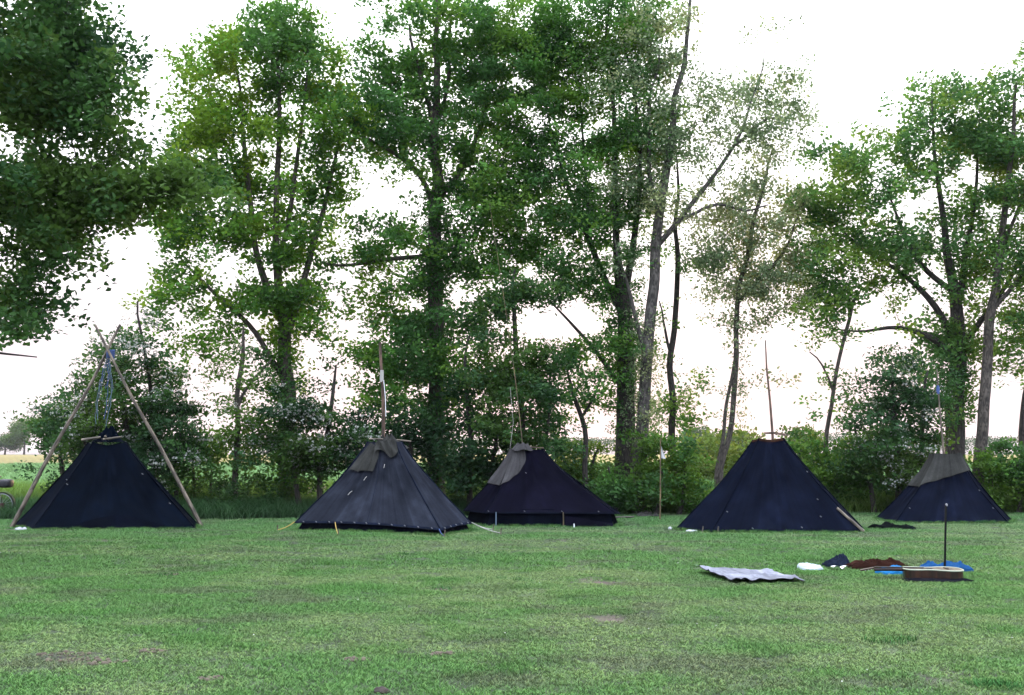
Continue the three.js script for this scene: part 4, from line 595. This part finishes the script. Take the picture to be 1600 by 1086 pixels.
{ // guitar on its back
  const b = onGround(1463, 906); b.y = lawnH(b.x, b.z) + .03; const g = thing('guitar', 'brown acoustic guitar lying on its back in front of the sleeping bag', 'guitar', b, 2.98);
  // outline: x along the body, lower bout at -x here (turned to the right of the picture)
  const out = [[-.30, 0], [-.295, .09], [-.25, .185], [-.15, .222], [-.05, .195], [.03, .145], [.10, .128], [.18, .145], [.25, .165], [.33, .15], [.375, .09], [.385, 0]];
  const sh = new THREE.Shape(); const full = [...out, ...out.slice(1, -1).reverse().map(([x, y]) => [x, -y])];
  const cv = new THREE.CatmullRomCurve3(full.map(([x, y]) => V(x * 1.08, y, 0)), true, 'centripetal').getPoints(96); sh.setFromPoints(cv.map(p => new THREE.Vector2(p.x, p.y)));
  const rib = std(lin(.058, .020, .011), .3, { map: T.wood }), top = std(lin(.22, .17, .095), .55, { map: T.wood }), bind = std(lin(.26, .29, .21), .6), dark = std(lin(.018, .012, .010), .45);
  mesh('back_and_sides', new THREE.ExtrudeGeometry(sh, { depth: .108, bevelEnabled: true, bevelSize: .004, bevelThickness: .004, bevelSegments: 2 }).rotateX(-Math.PI / 2), rib, g);
  const s2 = new THREE.Shape(cv.map(p => new THREE.Vector2(p.x * 1.02, p.y * 1.025))); const hole = new THREE.Path(); hole.absarc(.09, 0, .05, 0, 6.283); s2.holes.push(hole);
  mesh('soundboard', new THREE.ExtrudeGeometry(s2, { depth: .004, bevelEnabled: false }).rotateX(-Math.PI / 2).translate(0, .113, 0), top, g);
  mesh('binding', tubeGeo([...cv, cv[0]].map(p => V(p.x * 1.02, .112, -p.y * 1.025)), .010, 6, false), bind, g);
  mesh('rosette', new THREE.TorusGeometry(.056, .006, 6, 32).rotateX(Math.PI / 2).translate(.09, .118, 0), dark, g);
  mesh('bridge', new THREE.BoxGeometry(.03, .012, .16).translate(-.13, .124, 0), dark, g);
  mesh('neck', tubeGeo([V(.38, .101, 0), V(.6, .097, 0), V(.80, .091, 0)], [.028, .024, .022], 8), rib, g);
  mesh('fretboard', new THREE.BoxGeometry(.64, .008, .052).translate(.47, .127, 0), dark, g);
  const hd = mesh('headstock', new THREE.BoxGeometry(.18, .018, .075).translate(.09, 0, 0), rib, g); hd.position.set(.80, .111, 0); hd.rotation.z = -.2;
  for (const s of [-1, 1]) for (let k = 0; k < 3; k++) mesh('tuning_peg', new THREE.CylinderGeometry(.006, .006, .04, 8).rotateX(Math.PI / 2).translate(.84 + k * .04, .095 - k * .008, s * .055), M.metal, g);
}
{ // black cloth bag under it
  const g = heap('gig_bag', 'flat black bag lying under the guitar', 'bag', 1464, 909, .46, .16, .035, 33, cloth(.012, .013, .018), { f: 6, pw: 8, turn: -.12 });
}
{ // slim pole
  const b = onGround(1475, 899), t = at(1479, 789, -b.z); const g = thing('slim_pole', 'slim black pole with pale tip standing upright behind the guitar', 'pole', b);
  const L = t.clone().sub(b); mesh('shaft', rod(V(0, -.12, 0), L, .016, .014, .01, 4), matt(lin(.008, .009, .008), .8), g);
  const k = mesh('tip', new THREE.CapsuleGeometry(.015, .012, 4, 10), std(lin(.22, .22, .23), .6), g); k.position.copy(L);
}
heap('groundsheet', 'long flat black groundsheet on the lawn right of the fourth tent', 'tarpaulin', 1390, 826, .56, .26, .13, 41, cloth(.006, .008, .008), { f: 5, pw: 8 });
heap('scrap_of_cloth', 'small black scrap at the right end of the black groundsheet', 'cloth', 1424, 827, .10, .12, .08, 44, cloth(.006, .012, .013), { f: 7, pw: 5 });
heap('crumpled_paper', 'crumpled white paper on the lawn just left of the fourth tent corner', 'paper', 1083, 830, .16, .10, .08, 47, std(lin(.42, .43, .45), .7, { side: THREE.DoubleSide }), { f: 9 });
heap('crumpled_paper', 'tiny white paper ball left of the larger crumpled paper by the fourth tent', 'paper', 1048, 827, .07, .07, .06, 49, std(lin(.36, .37, .38), .7, { side: THREE.DoubleSide }), { f: 12 });
heap('crumpled_paper', 'white crumpled paper at the left foot of the leftmost tent', 'paper', 33, 829, .13, .10, .12, 51, std(lin(.30, .31, .34), .7, { side: THREE.DoubleSide }), { f: 9 });
{ // fallen pale branch behind tent 3
  const a = onGround(962, 812).setY(.05), b = onGround(992, 811).setY(.06), c = a.clone(); const m = mesh('fallen_branch', shift(rod(a, b, .03, .02, .05, 6), c), M.barkPale); m.position.copy(c); tag(m, 'pale fallen branch on the grass right of the third tent', 'branch');
  const l = []; const r = rngOf(71); const p = onGround(1012, 808); 
  const hp = heap('leaf_litter', 'low grey heap of dead twigs left of the pennant stick', 'debris', 1012, 808, .32, .2, .12, 55, std(lin(.11, .105, .09), 1, { side: THREE.DoubleSide, map: T.soil }), { f: 10 });
  for (let k = 0; k < 16; k++) { const x = (r() - .5) * .6, z = (r() - .5) * .3, a = r() * 6.28; mesh('twig', rod(V(x, .08, z), V(x + Math.cos(a) * .22, .05 + .12 * r(), z + Math.sin(a) * .12), .008, .004, .05, k), M.barkPale, hp); }
}
{ // bicycle at the left edge
  const c = onGround(-30, 809), fw = onGround(1, 809); const g = thing('bicycle', 'parked bicycle with a dark bag partly cut by the left edge', 'bicycle', c, 0); const fx = fw.x - c.x, R = .335;
  const wheel = x => { const w = mesh('wheel', new THREE.CylinderGeometry(.03, .03, .09, 12).rotateX(Math.PI / 2), M.metal, g); w.position.set(x, R, 0);
    mesh('tyre', new THREE.TorusGeometry(R - .018, .02, 8, 48), M.rubber, w); mesh('rim', new THREE.TorusGeometry(R - .045, .012, 6, 48), M.metal, w);
    for (let k = 0; k < 18; k++) { const a = k / 18 * 6.283; mesh('spoke', tubeGeo([V(Math.cos(a) * .03, Math.sin(a) * .03, (k % 2 - .5) * .05), V(Math.cos(a) * (R - .05), Math.sin(a) * (R - .05), 0)], .003, 4), M.metal, w); } return w; };
  wheel(fx); wheel(fx - 1.08);
  const paint = std(lin(.012, .014, .02), .3), hd = V(fx - .13, .92, 0), hb = V(fx - .09, .70, 0), bb = V(fx - .62, .29, 0), st = V(fx - .80, .86, 0), ra = V(fx - 1.08, R, 0), fa = V(fx, R, 0);
  mesh('frame', [[hb, bb, .02], [hd.clone().lerp(hb, .3), st.clone().lerp(bb, .12), .017], [st, bb, .017], [bb, ra, .012], [st.clone().lerp(bb, .15), ra, .010], [hd, hb, .02]].map(([a, b, q]) => tubeGeo([a, b], q, 8)), paint, g);
  for (const s of [-1, 1]) mesh('fork', tubeGeo([hb, V(fx - .06, .6, s * .05), V(fa.x, fa.y, s * .06)], .013, 7), paint, g);
  mesh('handlebar', tubeGeo(new THREE.CatmullRomCurve3([V(fx - .30, 1.03, .30), V(fx - .2, 1.07, .26), V(fx - .12, 1.08, .1), V(fx - .12, 1.08, -.1), V(fx - .2, 1.07, -.26), V(fx - .30, 1.03, -.30)]).getPoints(24), .013, 7), M.black, g);
  mesh('stem', tubeGeo([hd, V(fx - .14, 1.08, 0)], .014, 7), M.metal, g);
  mesh('brake_lever', tubeGeo([V(fx - .18, 1.06, .25), V(fx - .02, 1.12, .24), V(fx + .03, 1.06, .24)], .010, 6), M.black, g);
  mesh('saddle', new THREE.SphereGeometry(1, 18, 12).scale(.14, .04, .08).translate(st.x, .93, 0), M.black, g); mesh('seat_post', tubeGeo([st, V(st.x, .91, 0)], .013, 7), M.metal, g);
  const bagG = new THREE.SphereGeometry(1, 24, 18), bp = bagG.attributes.position; for (let i = 0; i < bp.count; i++) { const v = V().fromBufferAttribute(bp, i); const k = Math.pow(Math.abs(v.x) ** 4 + Math.abs(v.y) ** 4 + Math.abs(v.z) ** 4, -.25) * (1 + .08 * noise(v.x * 3, v.y * 3, v.z * 3)); bp.setXYZ(i, v.x * k * .15, v.y * k * .11, v.z * k * .17); } bagG.computeVertexNormals();
  mesh('bag', bagG.translate(fx + .09, .90, 0), M.black, g);
  mesh('mudguard', gridGeo(30, 4, (u, v) => { const a = mix(-.2, 2.6, u), q = R + .025; return V(fx + Math.cos(a) * q, R + Math.sin(a) * q, (v - .5) * .06); }), M.black, g);
  mesh('pannier', new THREE.BoxGeometry(.30, .28, .14, 3, 3, 2).translate(fx - .02, .25, .14), std(lin(.05, .012, .014), .8), g);
  for (const s of [-1, 1]) mesh('pedal', new THREE.BoxGeometry(.09, .02, .07).translate(bb.x + s * .15, bb.y - s * .06, s * .12), M.black, g);
  mesh('crank', tubeGeo([V(bb.x - .15, bb.y + .06, -.08), V(bb.x, bb.y, -.06), V(bb.x, bb.y, .06), V(bb.x + .15, bb.y - .06, .08)], .011, 6), M.metal, g); mesh('chainring', new THREE.TorusGeometry(.085, .008, 6, 28).translate(bb.x, bb.y, .05), M.metal, g);
}
// soil clods in the foreground and a few daisies
{
  const r = rngOf(91);
  const clod = new THREE.IcosahedronGeometry(1, 2), P = clod.attributes.position; for (let i = 0; i < P.count; i++) { const v = V().fromBufferAttribute(P, i), k = .75 + .5 * noise(v.x * 1.7 + 4, v.y * 1.7, v.z * 1.7); P.setXYZ(i, v.x * k, v.y * k * .55, v.z * k); } clod.computeVertexNormals();
  const earth = std(lin(.075, .055, .042), 1, { map: T.soil });
  const one = mesh('soil_clod', clod, earth); const p0 = onGround(596, 1081); one.position.set(p0.x, lawnH(p0.x, p0.z) + .01, p0.z); one.scale.setScalar(.055); tag(one, 'dark clod of earth at the bottom edge left of centre', 'soil clod');
  const l = [];
  for (const [bx, bz, rx, rz] of BARE) for (let k = 0; k < 34; k++) { const a = r() * 6.28, d = Math.sqrt(r()), x = bx + Math.cos(a) * rx * d * .8, z = bz + Math.sin(a) * rz * d * .8, s = .008 + .022 * r() * r(), c = .8 + .6 * r(); l.push([x, lawnH(x, z) + .002, z, r() * 6.28, (r() - .5), s, s, c, c, c]); }
  tag(scatter('soil_crumbs', new THREE.IcosahedronGeometry(1, 1), std(lin(.070, .056, .038), 1), l), 'loose earth crumbs on the bare dug over spots of the lawn', 'soil');
  const d = []; for (let k = 0; k < 60; k++) { const D = Math.sqrt(mix(7 * 7, 22 * 22, r())), x = (r() * 2 - 1) * .56 * D; d.push([x, lawnH(x, -D) + .045, -D, r() * 6.28, (r() - .5) * .5, 1, 1, .5, .5, .46]); }
  tag(scatter('daisies', new THREE.SphereGeometry(.007, 8, 5, 0, 6.283, 0, 1.6).scale(1, .5, 1), std(lin(1, 1, 1), .8), d), 'tiny white daisies dotted over the lawn', 'flowers');
}
camera.updateMatrixWorld();
renderer.render(scene, camera);
